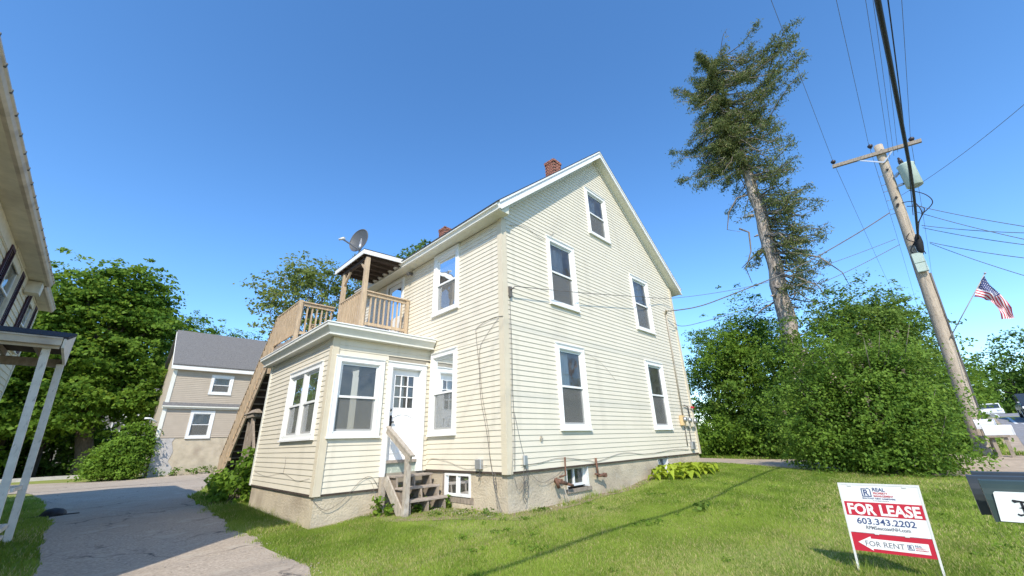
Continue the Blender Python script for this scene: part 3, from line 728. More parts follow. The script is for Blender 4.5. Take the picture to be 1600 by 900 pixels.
# ---- foundation with recesses for the basement windows
FG = Frame((X0 + .03, Y0 + .03, 0), (1, 0, 0), (0, -1, 0)); FS = Frame((X0 + .03, Y0 + .03, 0), (0, 1, 0), (-1, 0, 0))
FVf = Frame((XV + .03, YV + .03, 0), (1, 0, 0), (0, -1, 0)); FVl = Frame((XV + .03, YV + .03, 0), (0, 1, 0), (-1, 0, 0))
bw1 = (1.80, 2.62, -1.0, -.55); bw2 = (6.12, 6.78, -1.02, -.55); bws = (1.10, 2.00, -1.04, -.60)
mb = MB()
core(mb, FG, -2.0, -.545, lambda z: (0, 9.18), [bw1, bw2], -.26, 0)
core(mb, FS, -2.0, -.545, lambda z: (.26, 6.9), [bws], -.26, 0)
mb.box(14.6, 14.9, 6.24, 12.9, -2, -.545); mb.box(7.65, 13.0, 12.92, 17.9, -2, -.545)
core(mb, FVf, -2.1, -.845, lambda z: (0, 1.42), [], -.24, 0)
core(mb, FVf, -2.1, -.63, lambda z: (1.42, 2.47), [], -.30, -.13)
core(mb, FVl, -2.1, -.845, lambda z: (.24, 4.5), [], -.24, 0)
mb.box(3.3, 5.6, 12.99, 13.2, -2.1, -.845)
found = mb.build('foundation', M['conc'], house)
# drip edge under the siding
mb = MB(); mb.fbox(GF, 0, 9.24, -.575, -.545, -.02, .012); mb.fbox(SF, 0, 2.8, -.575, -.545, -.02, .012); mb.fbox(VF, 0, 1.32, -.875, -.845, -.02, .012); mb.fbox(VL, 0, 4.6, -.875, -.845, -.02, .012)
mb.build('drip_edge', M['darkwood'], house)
def bwin(F, w, n=-.16, slider=False, label=None):
    u0, u1, v0, v1 = w; mb = MB(); t = .045
    if slider:
        n = .0
        mb.fbox(F, u0, u1, v0, v0 + t, n - .05, n + .03); mb.fbox(F, u0, u1, v1 - t, v1, n - .05, n + .03); mb.fbox(F, u0, u0 + t, v0 + t, v1 - t, n - .05, n + .03); mb.fbox(F, u1 - t, u1, v0 + t, v1 - t, n - .05, n + .03)
        mb.fbox(F, (u0 + u1) / 2 - .03, (u0 + u1) / 2 + .03, v0 + t, v1 - t, n - .04, n + .025)
    else:
        mb.fbox(F, u0 + .02, u1 - .02, v0 + .03, v0 + .08, n, n + .05); mb.fbox(F, u0 + .02, u1 - .02, v1 - .04, v1, n, n + .05)
        for x in (u0 + .02, (u0 + u1) / 2 - .02, u1 - .06): mb.fbox(F, x, x + .04, v0 + .08, v1 - .04, n, n + .05)
    o = mb.build('basement_window', M['white'], house)
    if label: o['label'] = label
    g = MB(); k = n + .01 if not slider else n - .01
    g.poly([F.p(u0 + .03, v0 + .03, k), F.p(u1 - .03, v0 + .03, k), F.p(u1 - .03, v1 - .03, k), F.p(u0 + .03, v1 - .03, k)]); g.build('pane', M['glass'], o)
    if not slider:
        g = MB(); g.fbox(F, u0 - .05, u1 + .04, v0 - .075, v0, -.15, .045); g.build('sill', M['oldwood'], o)
        for e0, e1 in ((u1 - .018, u1 - .001), (u0 + .001, u0 + .018)):
            g = MB(); g.fbox(F, e0, e1, v0, v1, -.24, .002); g.build('reveal', M['white'], o)
    else:
        g = MB(); g.fbox(F, u0 - .09, u1 + .09, v0 - .12, v0 - .002, -.06, .012); g.fbox(F, u1 + .002, u1 + .10, v0, v1 + .01, -.06, .012); g.build('surround', M['oldwood'], o)
bwin(FG, bw1); bwin(FG, bw2); bwin(FS, bws, slider=True, label='white sliding basement window beside the wooden steps')

# ---- chimneys
def chimney(x, y, w, z0, z1, label):
    r = MB(); r.box(x - w / 2 + .012, x + w / 2 - .012, y - w / 2 + .012, y + w / 2 - .012, z0, z1 - .02)
    c = r.build('chimney', M['mortar'], house); c['label'] = label
    me = bpy.data.meshes.new('brick'); hx, hy, hz = .095, .045, .029
    t = MB(); t.box(-hx, hx, -hy, hy, -hz, hz)
    me.from_pydata(t.v, [], t.f); me.materials.append(M['brick']); me.update()
    z = z0 + .03; row = 0
    while z < z1:
        n = int(w / .205) + 1; wide = w + (.05 if z > z1 - .16 else 0)
        for side in range(4):
            for i in range(n):
                p = -wide / 2 + wide * (i + .5) / n + (.03 if row % 2 else -.03)
                o = bpy.data.objects.new('brick', me); COL.objects.link(o)
                out = wide / 2 - .045 + random.uniform(-.004, .006)
                loc, rz = [((x + p, y - out, z), 0), ((x + out, y + p, z), math.pi / 2), ((x + p, y + out, z), 0), ((x - out, y + p, z), math.pi / 2)][side]
                o.location = loc; o.rotation_euler = (0, 0, rz); o.scale = (wide / n / .2 * .96, 1, 1); attach(o, c)
        z += .069; row += 1
    f = MB(); f.tube([(x - .06, y, z1 - .05), (x - .06, y, z1 + .05)], .09, 10); f.build('flue', M['brick'], c)
chimney(10.3, 7.72, .42, 9.45, 10.30, 'near red brick chimney by the front of the ridge')
chimney(10.3, 14.9, .50, 9.45, 10.34, 'far red brick chimney at the back of the ridge')

# ------------------------------------------------------------------ deck, canopy and stair
ZD = 3.00
deck = thing('deck_staircase', (3.3, 14, -1.42), 'cedar deck on the entry wing roof with a long outside stair down its far end', 'deck')
def plank(x0, x1, y0, y1, z0, z1, name='deck_board', m=None): mb = MB(); mb.box(x0, x1, y0, y1, z0, z1); return mb.build(name, m or M['wood'], deck)
x = 3.30
while x < 5.60:
    y0 = 12.0 if x < 4.28 else 10.0
    plank(x, x + .135, y0, 14.05 if x < 4.6 else 13.3, ZD - .035, ZD); x += .145
mb = MB(); mb.box(3.27, 3.31, 12.0, 14.08, ZD - .26, ZD - .04); mb.box(3.31, 4.24, 11.98, 12.02, ZD - .26, ZD - .04); mb.box(4.24, 4.28, 10.0, 11.979, ZD - .26, ZD - .04); mb.box(4.281, 5.62, 9.98, 10.02, ZD - .26, ZD - .04)
mb.box(3.31, 4.6, 14.05, 14.085, ZD - .26, ZD - .04)
for yy in (10.6, 11.3, 12.6, 13.3): mb.box(3.32 if yy > 12 else 4.29, 5.6, yy, yy + .04, ZD - .22, ZD - .04)
mb.build('rim_joist', M['oldwood'], deck)
def post(x, y, z0, z1, w=.10, m=None, name='post'): mb = MB(); mb.box(x - w / 2, x + w / 2, y - w / 2, y + w / 2, z0, z1); return mb.build(name, m or M['wood'], deck)
def railing(p, q, zf, n, zr=1.02):
    """rail from p to q (xy) above floor heights zf=(z at p, z at q)"""
    p = Vector((p[0], p[1], zf[0])); q = Vector((q[0], q[1], zf[1]))
    mb = MB(); mb.beam(p + Vector((0, 0, zr)), q + Vector((0, 0, zr)), .12, .035); mb.beam(p + Vector((0, 0, zr - .07)), q + Vector((0, 0, zr - .07)), .035, .08); mb.build('top_rail', M['wood'], deck)
    mb = MB(); mb.beam(p + Vector((0, 0, .10)), q + Vector((0, 0, .10)), .035, .08); mb.build('bottom_rail', M['wood'], deck)
    d = (q - p); side = Vector((-d.y, d.x, 0)).normalized()
    for i in range(n):
        c = p + d * ((i + .5) / n); o = .034
        mb = MB(); e = side * o; s = .019
        mb.box(c.x - s + e.x, c.x + s + e.x, c.y - s + e.y, c.y + s + e.y, c.z + .05, c.z + zr - .02); mb.build('baluster', M['wood'], deck)
railing((4.30, 10.0), (5.66, 10.0), (ZD, ZD), 10)
railing((4.26, 10.05), (4.26, 11.5), (ZD, ZD), 11)
railing((3.30, 12.0), (4.26, 12.0), (ZD, ZD), 7)
railing((3.29, 12.05), (3.29, 14.0), (ZD, ZD), 14)
post(5.61, 10.0, ZD - .2, ZD + 1.0, .09)
post(4.27, 10.0, 2.56, 5.02, .115); post(4.27, 11.5, 2.56, 5.00, .115)
post(3.29, 12.0, 2.56, ZD + 1.06, .10); post(3.29, 14.03, 2.2, ZD + 1.06, .10)
# canopy over the deck door
cp = MB()
P1 = [(4.10, 9.92, 5.10), (5.34, 9.92, 5.16), (5.34, 11.95, 5.16), (4.10, 11.95, 5.10)]
def slab(mb, P, t): mb.hexa([(a, b, c - t) for a, b, c in P] + P)
slab(cp, [(a + (.0), b, c + .14) for a, b, c in P1], .02)
can = cp.build('canopy_roof', M['shingle'], deck)
cp = MB(); cp.box(4.10, 4.125, 9.92, 11.95, 5.09, 5.215); cp.hexa([(4.126, 9.92, 5.09), (5.34, 9.92, 5.15), (5.34, 9.945, 5.15), (4.126, 9.945, 5.09), (4.126, 9.92, 5.215), (5.34, 9.92, 5.275), (5.34, 9.945, 5.275), (4.126, 9.945, 5.215)])
cp.build('fascia', M['white'], can)
cp = MB(); cp.box(4.13, 5.33, 9.95, 11.94, 5.175, 5.195)
for i in range(6): y = 10.1 + i * .34; cp.box(4.13, 5.33, y, y + .04, 5.07, 5.174)
cp.box(4.22, 4.32, 9.96, 11.7, 4.98, 5.068)
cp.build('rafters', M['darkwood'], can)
cp = MB(); cp.beam((4.27, 10.05, 4.68), (4.27, 10.36, 4.98), .06, .06); cp.beam((4.27, 11.45, 4.62), (4.27, 11.12, 4.96), .06, .06); cp.build('brace', M['wood'], can)
# stair down the back
A = Vector((0, 14.05, ZD - .12)); B = Vector((0, 18.3, -1.42))
for xx, mm in ((3.29, M['wood']), (4.35, M['oldwood'])):
    mb = MB(); mb.beam((xx, A.y, A.z), (xx, B.y, B.z), .045, .26); mb.build('stringer', mm, deck)
ns = 21
for i in range(ns):
    t = (i + .5) / ns; p = A.lerp(B, t)
    mb = MB(); mb.box(3.315, 4.325, p.y - .13, p.y + .13, p.z + .06, p.z + .095); mb.build('stair_tread', M['oldwood'], deck)
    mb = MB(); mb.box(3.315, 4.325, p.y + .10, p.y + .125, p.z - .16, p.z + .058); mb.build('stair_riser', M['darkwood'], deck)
mb = MB()
for i in range(15):                                   # bolt heads on the stringer
    p = A.lerp(B, (i + .6) / 15.5); mb.tube([(3.262, p.y, p.z - .02), (3.245, p.y, p.z - .02)], .018, 6)
mb.build('bolt_heads', M['rust'], deck, kind='stuff')
railing((3.285, 14.08), (3.285, 16.9), (ZD + .02, ZD - 2.96 + .2), 17, .98)
railing((3.285, 17.0), (3.285, 18.15), (.02, -1.17), 7, .98)
post(3.285, 16.95, -.3, 1.22, .09); post(3.285, 18.2, -1.6, -.1, .09)
railing((4.36, 14.08), (4.36, 18.15), (ZD + .02, -1.2), 22, .98)
for (px, py, z1) in ((3.36, 15.1, .98), (3.42, 15.75, .98)):
    mb = MB(); mb.box(px - .05, px + .05, py - .05, py + .05, -1.7, z1); mb.build('support_post', M['oldwood'], deck)
mb = MB(); mb.box(3.28, 3.5, 14.9, 15.95, .985, 1.10); mb.hexa([(3.24, 14.8, 1.103), (3.52, 14.8, 1.103), (3.52, 16.0, 1.103), (3.24, 16.0, 1.103), (3.34, 14.85, 1.22), (3.42, 14.85, 1.22), (3.42, 15.95, 1.22), (3.34, 15.95, 1.22)])
mb.build('support_beam', M['oldwood'], deck)
mb = MB(); mb.beam((3.36, 15.1, .85), (3.36, 14.2, -.2), .06, .09); mb.build('brace', M['oldwood'], deck)

# satellite dish on the canopy
dish = thing('satellite_dish', (4.45, 10.85, 5.22), 'grey satellite dish on a short mast standing on the deck canopy roof', 'satellite dish')
mb = MB(); mb.tube([(4.42, 11.05, 5.22), (4.42, 11.05, 5.55), (4.42, 11.03, 5.78)], .028, 8); mb.build('mast', M['signframe'], dish)
fdir = Vector((-.88, -.38, .10)).normalized(); cen = Vector((4.36, 11.06, 6.06))
r1 = fdir.cross(Vector((0, 0, 1))).normalized(); r2 = r1.cross(fdir)
mb = MB(); rings = 6; seg = 28
def dp(r, a, off=0): return cen + r1 * (math.cos(a) * r * .35) + r2 * (math.sin(a) * r * .40) + fdir * (.10 * r * r - .10 + off)
for i in range(rings):
    for j in range(seg):
        a0, a1 = 2 * math.pi * j / seg, 2 * math.pi * (j + 1) / seg; q0, q1 = i / rings, (i + 1) / rings
        mb.poly([dp(q0, a0), dp(q1, a0), dp(q1, a1), dp(q0, a1)] if i else [dp(0, 0), dp(q1, a0), dp(q1, a1)], 0, True)
        mb.poly([dp(q0, a0, -.012), dp(q1, a0, -.012), dp(q1, a1, -.012), dp(q0, a1, -.012)] if i else [dp(0, 0, -.012), dp(q1, a0, -.012), dp(q1, a1, -.012)], 0, True)
for j in range(seg): a0, a1 = 2 * math.pi * j / seg, 2 * math.pi * (j + 1) / seg; mb.poly([dp(1, a0), dp(1, a1), dp(1, a1, -.012), dp(1, a0, -.012)])
rf = mb.build('reflector', M['dish'], dish)
mb = MB(); mb.tube([dp(1.0, a * 2 * math.pi / 28, -.004) for a in range(29)], .013, 6); mb.build('rim', M['cable'], rf)
foot = cen - r2 * .30; tip = cen - r2 * .34 + fdir * .62
mb = MB(); mb.beam(foot, tip, .03, .04); mb.build('feed_arm', M['metal'], dish)
mb = MB(); mb.tube([tip - r1 * .1, tip + r1 * .1], .035, 8); mb.tube([tip, tip - fdir * .08 + r2 * .06], .045, 8); mb.tube([tip + r1 * .09, tip + r1 * .09 - fdir * .07 + r2 * .05], .035, 8); mb.build('receiver', M['signframe'], dish)
mb = MB(); mb.tube([cen - fdir * .12, Vector((4.42, 11.03, 5.75))], .05, 8); mb.tube([cen - fdir * .11 - r2 * .15, cen - fdir * .11 + r2 * .12], .03, 6); mb.build('bracket', M['metal'], dish)
mb = MB(); mb.beam((4.42, 11.05, 5.3), (4.42, 11.35, 5.24), .02, .02); mb.beam((4.42, 11.05, 5.3), (4.7, 11.05, 5.25), .02, .02); mb.build('stay', M['metal'], dish)

# ------------------------------------------------------------------ wooden steps to the wing door
st = thing('wooden_steps', (5.1, 8.1, -1.28), 'open weathered wooden steps with one handrail below the white door', 'steps')
treads = [(-.60, 8.32, 8.64), (-.82, 8.02, 8.30), (-1.03, 7.72, 8.00)]
for z, y0, y1 in treads:
    mb = MB(); mb.box(4.66, 5.62, y0, y1, z - .042, z); mb.build('tread', M['redwood'], st, bevel=.006)
for xx in (4.72, 5.14, 5.56):
    mb = MB(); mb.xprism  # saw-tooth stringer
    F = Frame((xx - .02, 0, 0), (0, 1, 0), (1, 0, 0))
    mb.fprism(F, [(7.74, -1.40), (7.74, -1.075), (7.98, -1.075), (8.02, -.865), (8.28, -.865), (8.32, -.645), (8.64, -.645), (8.64, -.90), (8.15, -1.40)], 0, .04)
    mb.build('stringer', M['oldwood'], st)
mb = MB(); mb.box(4.545, 4.645, 7.66, 7.76, -1.45, -.22); mb.build('rail_post', M['postwood'], st)
mb = MB(); mb.beam((4.56, 8.60, .33), (4.58, 7.58, -.26), .035, .13); mb.beam((4.575, 8.60, .40), (4.595, 7.54, -.205), .10, .035); mb.build('handrail', M['postwood'], st)
mb = MB(); mb.box(4.50, 4.60, 8.56, 8.68, -1.3, -.62); mb.beam((4.55, 8.5, -.66), (4.58, 7.75, -1.36), .04, .2); mb.build('side_board', M['postwood'], st)

# ------------------------------------------------------------------ services on the cream house
def cable(name, pts, r, m, parent=None, label=None, group=None, k=6, sub=8, cat='cable'):
    """smooth cable through points"""
    P = [Vector(p) for p in pts]; out = []
    for i in range(len(P) - 1):
        p0 = P[max(i - 1, 0)]; p1 = P[i]; p2 = P[i + 1]; p3 = P[min(i + 2, len(P) - 1)]
        for s in range(sub):
            t = s / sub
            out.append(0.5 * ((2 * p1) + (p2 - p0) * t + (2 * p0 - 5 * p1 + 4 * p2 - p3) * t * t + (3 * p1 - p0 - 3 * p2 + p3) * t ** 3))
    out.append(P[-1]); mb = MB(); mb.tube(out, r * (.7 if name == 'wall_cable' else 1), k)
    o = mb.build(name, m, parent)
    if label: tag(o, label, cat, group)
    return o
def loops(F, u, v, w, h, n, seed, m, parent, r=.006, name='wire_tangle'):
    rr = random.Random(seed); pts = []
    for i in range(n * 4): a = i * math.pi / 2; pts.append(F.p(u + math.cos(a) * w * rr.uniform(.5, 1), v - h * i / (n * 4) + math.sin(a) * h * .3 * rr.uniform(.6, 1.2), .03 + .03 * rr.random()))
    return cable(name, pts, r, m, parent, sub=6)
# cables down the side wall and corner
cable('wall_cable', [SF.p(-.03, 2.56, .045), SF.p(.35, 2.60, .035), SF.p(.86, 2.50, .03), SF.p(.90, 2.3, .03), SF.p(.80, 1.6, .03), SF.p(.74, .9, .03), SF.p(.58, .3, .03), SF.p(.42, -.4, .035), SF.p(.25, -.9, .06), SF.p(.05, -1.2, .12)], .0075, M['cable'], house)
cable('wall_cable', [SF.p(.1, 2.58, .03), SF.p(.6, 2.2, .03), SF.p(.78, 1.9, .03), SF.p(.70, 1.0, .03), SF.p(.50, .2, .03), SF.p(.48, -.2, .03), SF.p(.36, -.62, .05), SF.p(.2, -1.15, .08)], .006, M['cable'], house)
cable('wall_cable', [GF.p(.18, 3.22, .05), GF.p(.17, 2.9, .04), GF.p(.185, 2.0, .04), GF.p(.17, 1.0, .04), GF.p(.19, .2, .04), GF.p(.15, -.5, .05)], .009, M['cable'], house)
cable('wall_cable', [GF.p(.13, 2.6, .05), GF.p(.14, 1.4, .05), GF.p(.10, .6, .05), GF.p(.13, 0, .05), GF.p(.05, -.6, .06)], .006, M['cable_light'], house)
cable('wall_cable', [GF.p(.2, .55, .04), GF.p(.32, .1, .04), GF.p(.4, -.2, .05), GF.p(.52, -.5, .06), GF.p(.34, -.9, .05), GF.p(.42, -1.1, .05), GF.p(.5, -.8, .05), GF.p(.45, -.45, .05)], .0055, M['cable'], house)
cable('wall_cable', [GF.p(.35, -.44, .035), GF.p(.9, -.42, .03), GF.p(1.6, -.36, .03), GF.p(2.6, -.46, .03), GF.p(3.0, -.50, .03), GF.p(4.2, -.36, .03), GF.p(5.5, -.44, .03), GF.p(7.2, -.38, .03), GF.p(8.3, -.42, .03)], .0065, M['cable'], house)
cable('wall_cable', [GF.p(.5, -.50, .03), GF.p(.9, -.78, .03), GF.p(1.4, -.70, .03), GF.p(1.75, -.55, .02)], .005, M['cable'], house)
cable('wall_cable', [GF.p(.12, -.55, .04), GF.p(.25, -.85, .03), GF.p(.4, -.72, .04), GF.p(.3, -.6, .04)], .005, M['cable'], house)
cable('wall_cable', [SF.p(.55, -.42, .04), SF.p(1.2, -.5, .03), SF.p(1.9, -.36, .03), SF.p(2.5, -.30, .03), SF.p(2.7, -.4, .03)], .005, M['cable_light'], house)
loops(GF, .45, -.55, .09, .45, 3, 3, M['cable'], house); loops(SF, .30, -.6, .07, .25, 2, 5, M['cable'], house); loops(SF, .80, -.5, .05, .2, 2, 8, M['cable'], house)
cable('wall_cable', [VF.p(.0, -.93, .0), VF.p(.25, -1.12, .02), VF.p(.55, -1.0, .03), VF.p(.9, -.66, .04), VF.p(1.12, -.6, .04), VF.p(1.3, -.8, .05), VF.p(1.4, -.95, .05)], .006, M['cable'], house)
cable('wall_cable', [VF.p(1.0, -.6, .03), VF.p(1.15, -.72, .05), VF.p(1.25, -1.0, .06)], .004, M['cable_light'], house)
cable('wall_cable', [VL.p(.25, -.55, .025), VL.p(1.0, -.62, .025), VL.p(2.0, -.5, .025), VL.p(3.2, -.60, .025), VL.p(4.3, -.52, .025)], .004, M['cable_light'], house)
cable('wall_cable', [VL.p(1.95, -.52, .025), VL.p(1.9, -.3, .025), VL.p(1.95, -.15, .025)], .006, M['cable_light'], house)
cable('wall_cable', [GF.p(.25, 4.95, .03), GF.p(.8, 5.12, .03), GF.p(1.5, 5.0, .03), GF.p(2.0, 5.4, .03)], .006, M['cable'], house)
cable('wall_cable', [GF.p(2.6, 2.2, .03), GF.p(3.6, 1.95, .03), GF.p(4.3, 1.5, .03)], .004, M['cable_light'], house)
mb = MB(); mb.fbox(SF, .68, .86, -.50, -.31, .02, .10); mb.build('junction_box', M['metal'], house, bevel=.01)
mb = MB(); mb.fbox(GF, .40, .50, -.44, -.26, .02, .08); mb.build('junction_box', M['metal'], house, bevel=.01)
mb = MB(); mb.fbox(GF, .15, .22, 3.05, 3.3, .02, .07); mb.tube([GF.p(.18, 3.22, .05), GF.p(.20, 3.25, .16)], .018, 6); mb.build('cable_anchor', M['cable'], house)
mb = MB(); mb.fbox(GF, .98, 1.01, -.01, .10, .02, .045); mb.fbox(GF, .96, 1.04, .03, .06, .02, .04); mb.build('wall_hook', M['cable_light'], house)
mb = MB(); mb.tube([SF.p(3.95, 4.88, .05), SF.p(3.95, 4.88, .14), SF.p(3.9, 4.80, .22)], .05, 10); mb.build('porch_light', M['cable'], house)
# vent and gas pipes low on the gable wall
mb = MB(); mb.tube([FG.p(1.40, -.80, .0), FG.p(1.40, -.80, .18)], .045, 10); mb.tube([FG.p(1.30, -.80, .14), FG.p(1.60, -.86, .14)], .036, 10); mb.tube([FG.p(1.26, -.74, .14), FG.p(1.34, -.92, .14)], .035, 8); mb.tube([FG.p(1.42, -.72, .12), FG.p(1.62, -.70, .12), FG.p(1.66, -.35, .1)], .022, 8)
mb.tube([FG.p(1.66, -.88, .13), FG.p(1.84, -.92, .12)], .03, 8); mb.build('pipe_valve', M['rust'], house)
mb = MB(); mb.tube([FG.p(1.50, -.90, .14), FG.p(1.66, -1.36, .16)], .013, 6); mb.build('drain_pipe', M['cable_light'], house)
mb = MB(); mb.tube([FG.p(2.86, -.42, .08), FG.p(2.86, -.80, .10)], .026, 8); mb.tube([FG.p(2.84, -.80, .10), FG.p(3.02, -.80, .16)], .034, 8); mb.tube([FG.p(3.05, -.80, .12), FG.p(3.05, -.80, .2)], .05, 10); mb.tube([FG.p(2.72, -.76, .12), FG.p(2.9, -.78, .12)], .022, 8); mb.build('pipe_valve', M['rust'], house)
# electric meters
def meter(u, v, m, s=1.0):
    mb = MB(); mb.fbox(GF, u - .11 * s, u + .11 * s, v - .17 * s, v + .15 * s, .02, .13); o = mb.build('meter_box', m, house, bevel=.012)
    g = MB(); g.tube([GF.p(u, v + .02, .13), GF.p(u, v + .02, .22)], [.085 * s, .07 * s], 14); g.build('dial', M['metal'], o)
M['meter1'] = mat('meter_tan', (0.62, 0.45, 0.24), 0.5); M['meter2'] = mat('meter_cream', (0.55, 0.52, 0.42), 0.5)
meter(8.12, .50, M['meter1']); meter(8.50, .48, M['meter2']); meter(8.92, .46, M['meter2']); 
mb = MB(); mb.tube([GF.p(8.38, 4.30, .06), GF.p(8.36, 3.0, .05), GF.p(8.28, .66, .05)], .024, 8); mb.tube([GF.p(8.38, 4.28, .06), GF.p(8.36, 4.42, .10), GF.p(8.32, 4.36, .2)], .04, 8); mb.build('conduit', M['cable_light'], house)
mb = MB(); mb.tube([GF.p(8.8, .60, .06), GF.p(8.8, .95, .06), GF.p(8.5, 1.0, .06)], .02, 6); mb.tube([GF.p(8.3, .3, .04), GF.p(8.25, -.3, .04)], .015, 6); mb.tube([GF.p(8.62, .3, .04), GF.p(8.6, -.2, .04)], .012, 6); mb.build('conduit', M['cable'], house)
mb = MB(); mb.fbox(GF, 8.50, 8.72, -.42, -.18, .02, .11); mb.build('junction_box', M['metal'], house, bevel=.01)
mb = MB(); mb.tube([GF.p(9.04, .95, .08), GF.p(9.16, .93, .12)], .035, 8); mb.build('red_tag', M['print_red'], house)

# ------------------------------------------------------------------ house on the left edge
XL = -2.62
lh = thing('house', (XL, 13, -1.5), 'shaded old house with maroon shutters and gutters cut off by the left edge', 'house')
LF = Frame((XL, 5.0, 0), (0, 1, 0), (1, 0, 0)); LLEN = 16.1
lwins = [(10.02, 11.35), (14.28, 15.0), (6.2, 7.6), (2.4, 3.8)]
def lext(z): return 0.0, LLEN
wz0, wz1 = 3.22, 4.80
lh_holes = [(a, b, wz0, wz1) for a, b in ((9.95, 11.30), (14.05, 15.05), (5.2, 6.5), (1.8, 3.1))] + [(a, b, .2, 1.9) for a, b in ((5.2, 6.4), (13.6, 14.7))]
mb = MB(); core(mb, LF, -1.6, 4.75 + .3, lext, lh_holes); lwall = mb.build('wall', M['sheath'], lh)
bl = board_mesh('clapboard', .17, M['lsiding'], .022)
n_l = clapboards(LF, -1.2, 4.92, lext, lh_holes, bl, .17, lwall, name='clapboard'); place_boards(lwall)
mb = MB(); mb.box(-9.5, XL - .11, 5.0, 5.1, -1.6, 5.0); mb.box(-9.5, XL - .11, 20.99, 21.09, -1.6, 5.0); mb.box(-9.5, -9.4, 5.1, 20.9, -1.6, 5.0)
for y in (5.0, 21.0): mb.fprism(Frame((0, 0, 0), (1, 0, 0), (0, 1, 0)), [(-9.5, 5.0), (XL - .05, 5.0), (-6.05, 6.75)], y, y + .09)
mb.build('end_wall', M['lsiding'], lh)
mb = MB(); mb.box(-9.4, XL - .12, 5.1, 20.98, 2.4, 2.5); mb.box(-9.4, XL - .12, 5.1, 20.98, 4.9, 4.98); mb.build('floor', M['interior'], lh)
mb = MB(); mb.xprism([(-2.24, 5.05), (-6.05, 6.9), (-6.05, 7.0), (-2.24, 5.13)], 4.75, 18.1); mb.xprism([(-2.34, 5.0), (-6.05, 6.9), (-6.05, 6.98), (-2.34, 5.08)], 18.11, 21.3); mb.xprism([(-6.06, 6.9), (-9.9, 5.0), (-9.9, 5.1), (-6.06, 7.0)], 4.75, 21.3)
lroof = mb.build('roof', M['shingle'], lh)
mb = MB(); mb.box(XL + .03, -2.26, 4.8, 18.05, 4.93, 4.955); mb.box(XL + .03, -2.36, 18.06, 21.2, 4.88, 4.905); mb.build('soffit', M['ltrim'], lroof)
mb = MB(); mb.box(XL + .002, XL + .03, 5.0, 21.1, 4.62, 4.925); mb.build('frieze', M['ltrim'], lh)
mb = MB()
gp = [(-2.26, 4.93), (-2.20, 4.93), (-2.165, 4.97), (-2.15, 5.04), (-2.13, 5.06), (-2.13, 5.09), (-2.26, 5.09)]
mb.xprism(gp, 4.7, 18.1); gut = mb.build('gutter', M['lgutter'], lroof)
mb = MB(); mb.xprism([(a - .1, b - .05) for a, b in gp], 18.12, 21.3); mb.build('gutter', M['lgutter'], lroof)
mb = MB()
for i in range(22): y = 5.2 + i * .6; mb.box(-2.19, -2.125, y, y + .03, 5.04, 5.11)
mb.build('gutter_strap', M['cable'], gut, kind='stuff')
mb = MB(); mb.box(XL + .03, -2.3, 17.6, 18.0, 4.55, 4.9); mb.build('eave_return', M['ltrim'], lroof)
mb = MB(); mb.fbox(LF, LLEN - .14, LLEN + .0, -1.3, 4.62, .004, .04); mb.build('corner_board', M['ltrim'], lh)
def shutter(u0, u1, z0=wz0, z1=wz1):
    mb = MB(); mb.fbox(LF, u0, u0 + .05, z0, z1, .02, .06); mb.fbox(LF, u1 - .05, u1, z0, z1, .02, .06); mb.fbox(LF, u0 + .05, u1 - .05, z1 - .08, z1, .02, .06); mb.fbox(LF, u0 + .05, u1 - .05, z0, z0 + .08, .02, .06)
    n = 26
    for i in range(n): z = z0 + .08 + (z1 - z0 - .16) * i / n; mb.hexa([LF.p(u0 + .05, z, .03), LF.p(u1 - .05, z, .03), LF.p(u1 - .05, z, .05), LF.p(u0 + .05, z, .05), LF.p(u0 + .05, z + .05, .022), LF.p(u1 - .05, z + .05, .022), LF.p(u1 - .05, z + .05, .03), LF.p(u0 + .05, z + .05, .03)])
    mb.build('shutter', M['shutter'], lh)
for (a, b, c, d) in lh_holes:
    window_unit(LF, (a - .10, b + .10, c - .10, d + .10), lh, casing=M['ltrim'], cw=.10, curtain=(M['blind'], .6, 0, 1) if c > 2 else None)
    if c > 2: shutter(a - .62, a - .12); shutter(b + .12, b + .60)
mb = MB(); mb.box(-9.4, XL - .02, 5.02, 20.98, -1.9, -1.21); mb.build('foundation', M['conc'], lh)
# its small entry porch
mb = MB()
PX0, PX1 = -2.55, -.92
zt = 2.15
pf = Frame((0, 0, 0), (0, 1, 0), (1, 0, 0))            # profile in (y, z), extruded along x
def yprism(mb, prof, x0, x1, mi=0): return mb.fprism(pf, prof, x0, x1, mi)
yprism(mb, [(11.45, zt - .02), (12.95, zt + .36), (12.95, zt + .42), (11.42, zt + .03)], PX0, PX1 + .03)
por = mb.build('porch_roof', M['shingle'], lh)
mb = MB(); mb.box(PX0, PX1 - .03, 11.36, 11.46, zt - .15, zt - .03); mb.box(PX0, PX1 - .03, 11.34, 11.48, zt - .03, zt + .0); mb.box(PX0, PX1 - .04, 11.47, 11.52, zt - .20, zt - .04); mb.build('gutter', M['lgutter'], por)
mb = MB(); yprism(mb, [(11.47, zt - .18), (12.92, zt - .30), (12.97, zt - .30), (12.97, zt + .38), (11.44, zt + .00)], PX1 - .02, PX1 + .02); mb.build('gable_board', M['porchpaint'], por)
mb = MB(); mb.box(PX0, PX1 - .04, 12.86, 12.94, zt - .36, zt - .19)
for i in range(3): x = -2.3 + i * .5; mb.box(x, x + .05, 11.53, 12.85, zt - .20, zt - .10)
mb.build('porch_beam', M['oldwood'], por)
mb = MB(); mb.box(PX0, PX1 - .05, 11.53, 12.84, zt - .09, zt - .05); mb.build('porch_ceiling', M['darkwood'], por)
def pp(x0, y0, x1, y1, w, z1): mb = MB(); mb.beam((x0, y0, -1.62), (x1, y1, z1), w, w, up=(0, 1, 0)); return mb.build('porch_post', M['porchpaint'], lh)
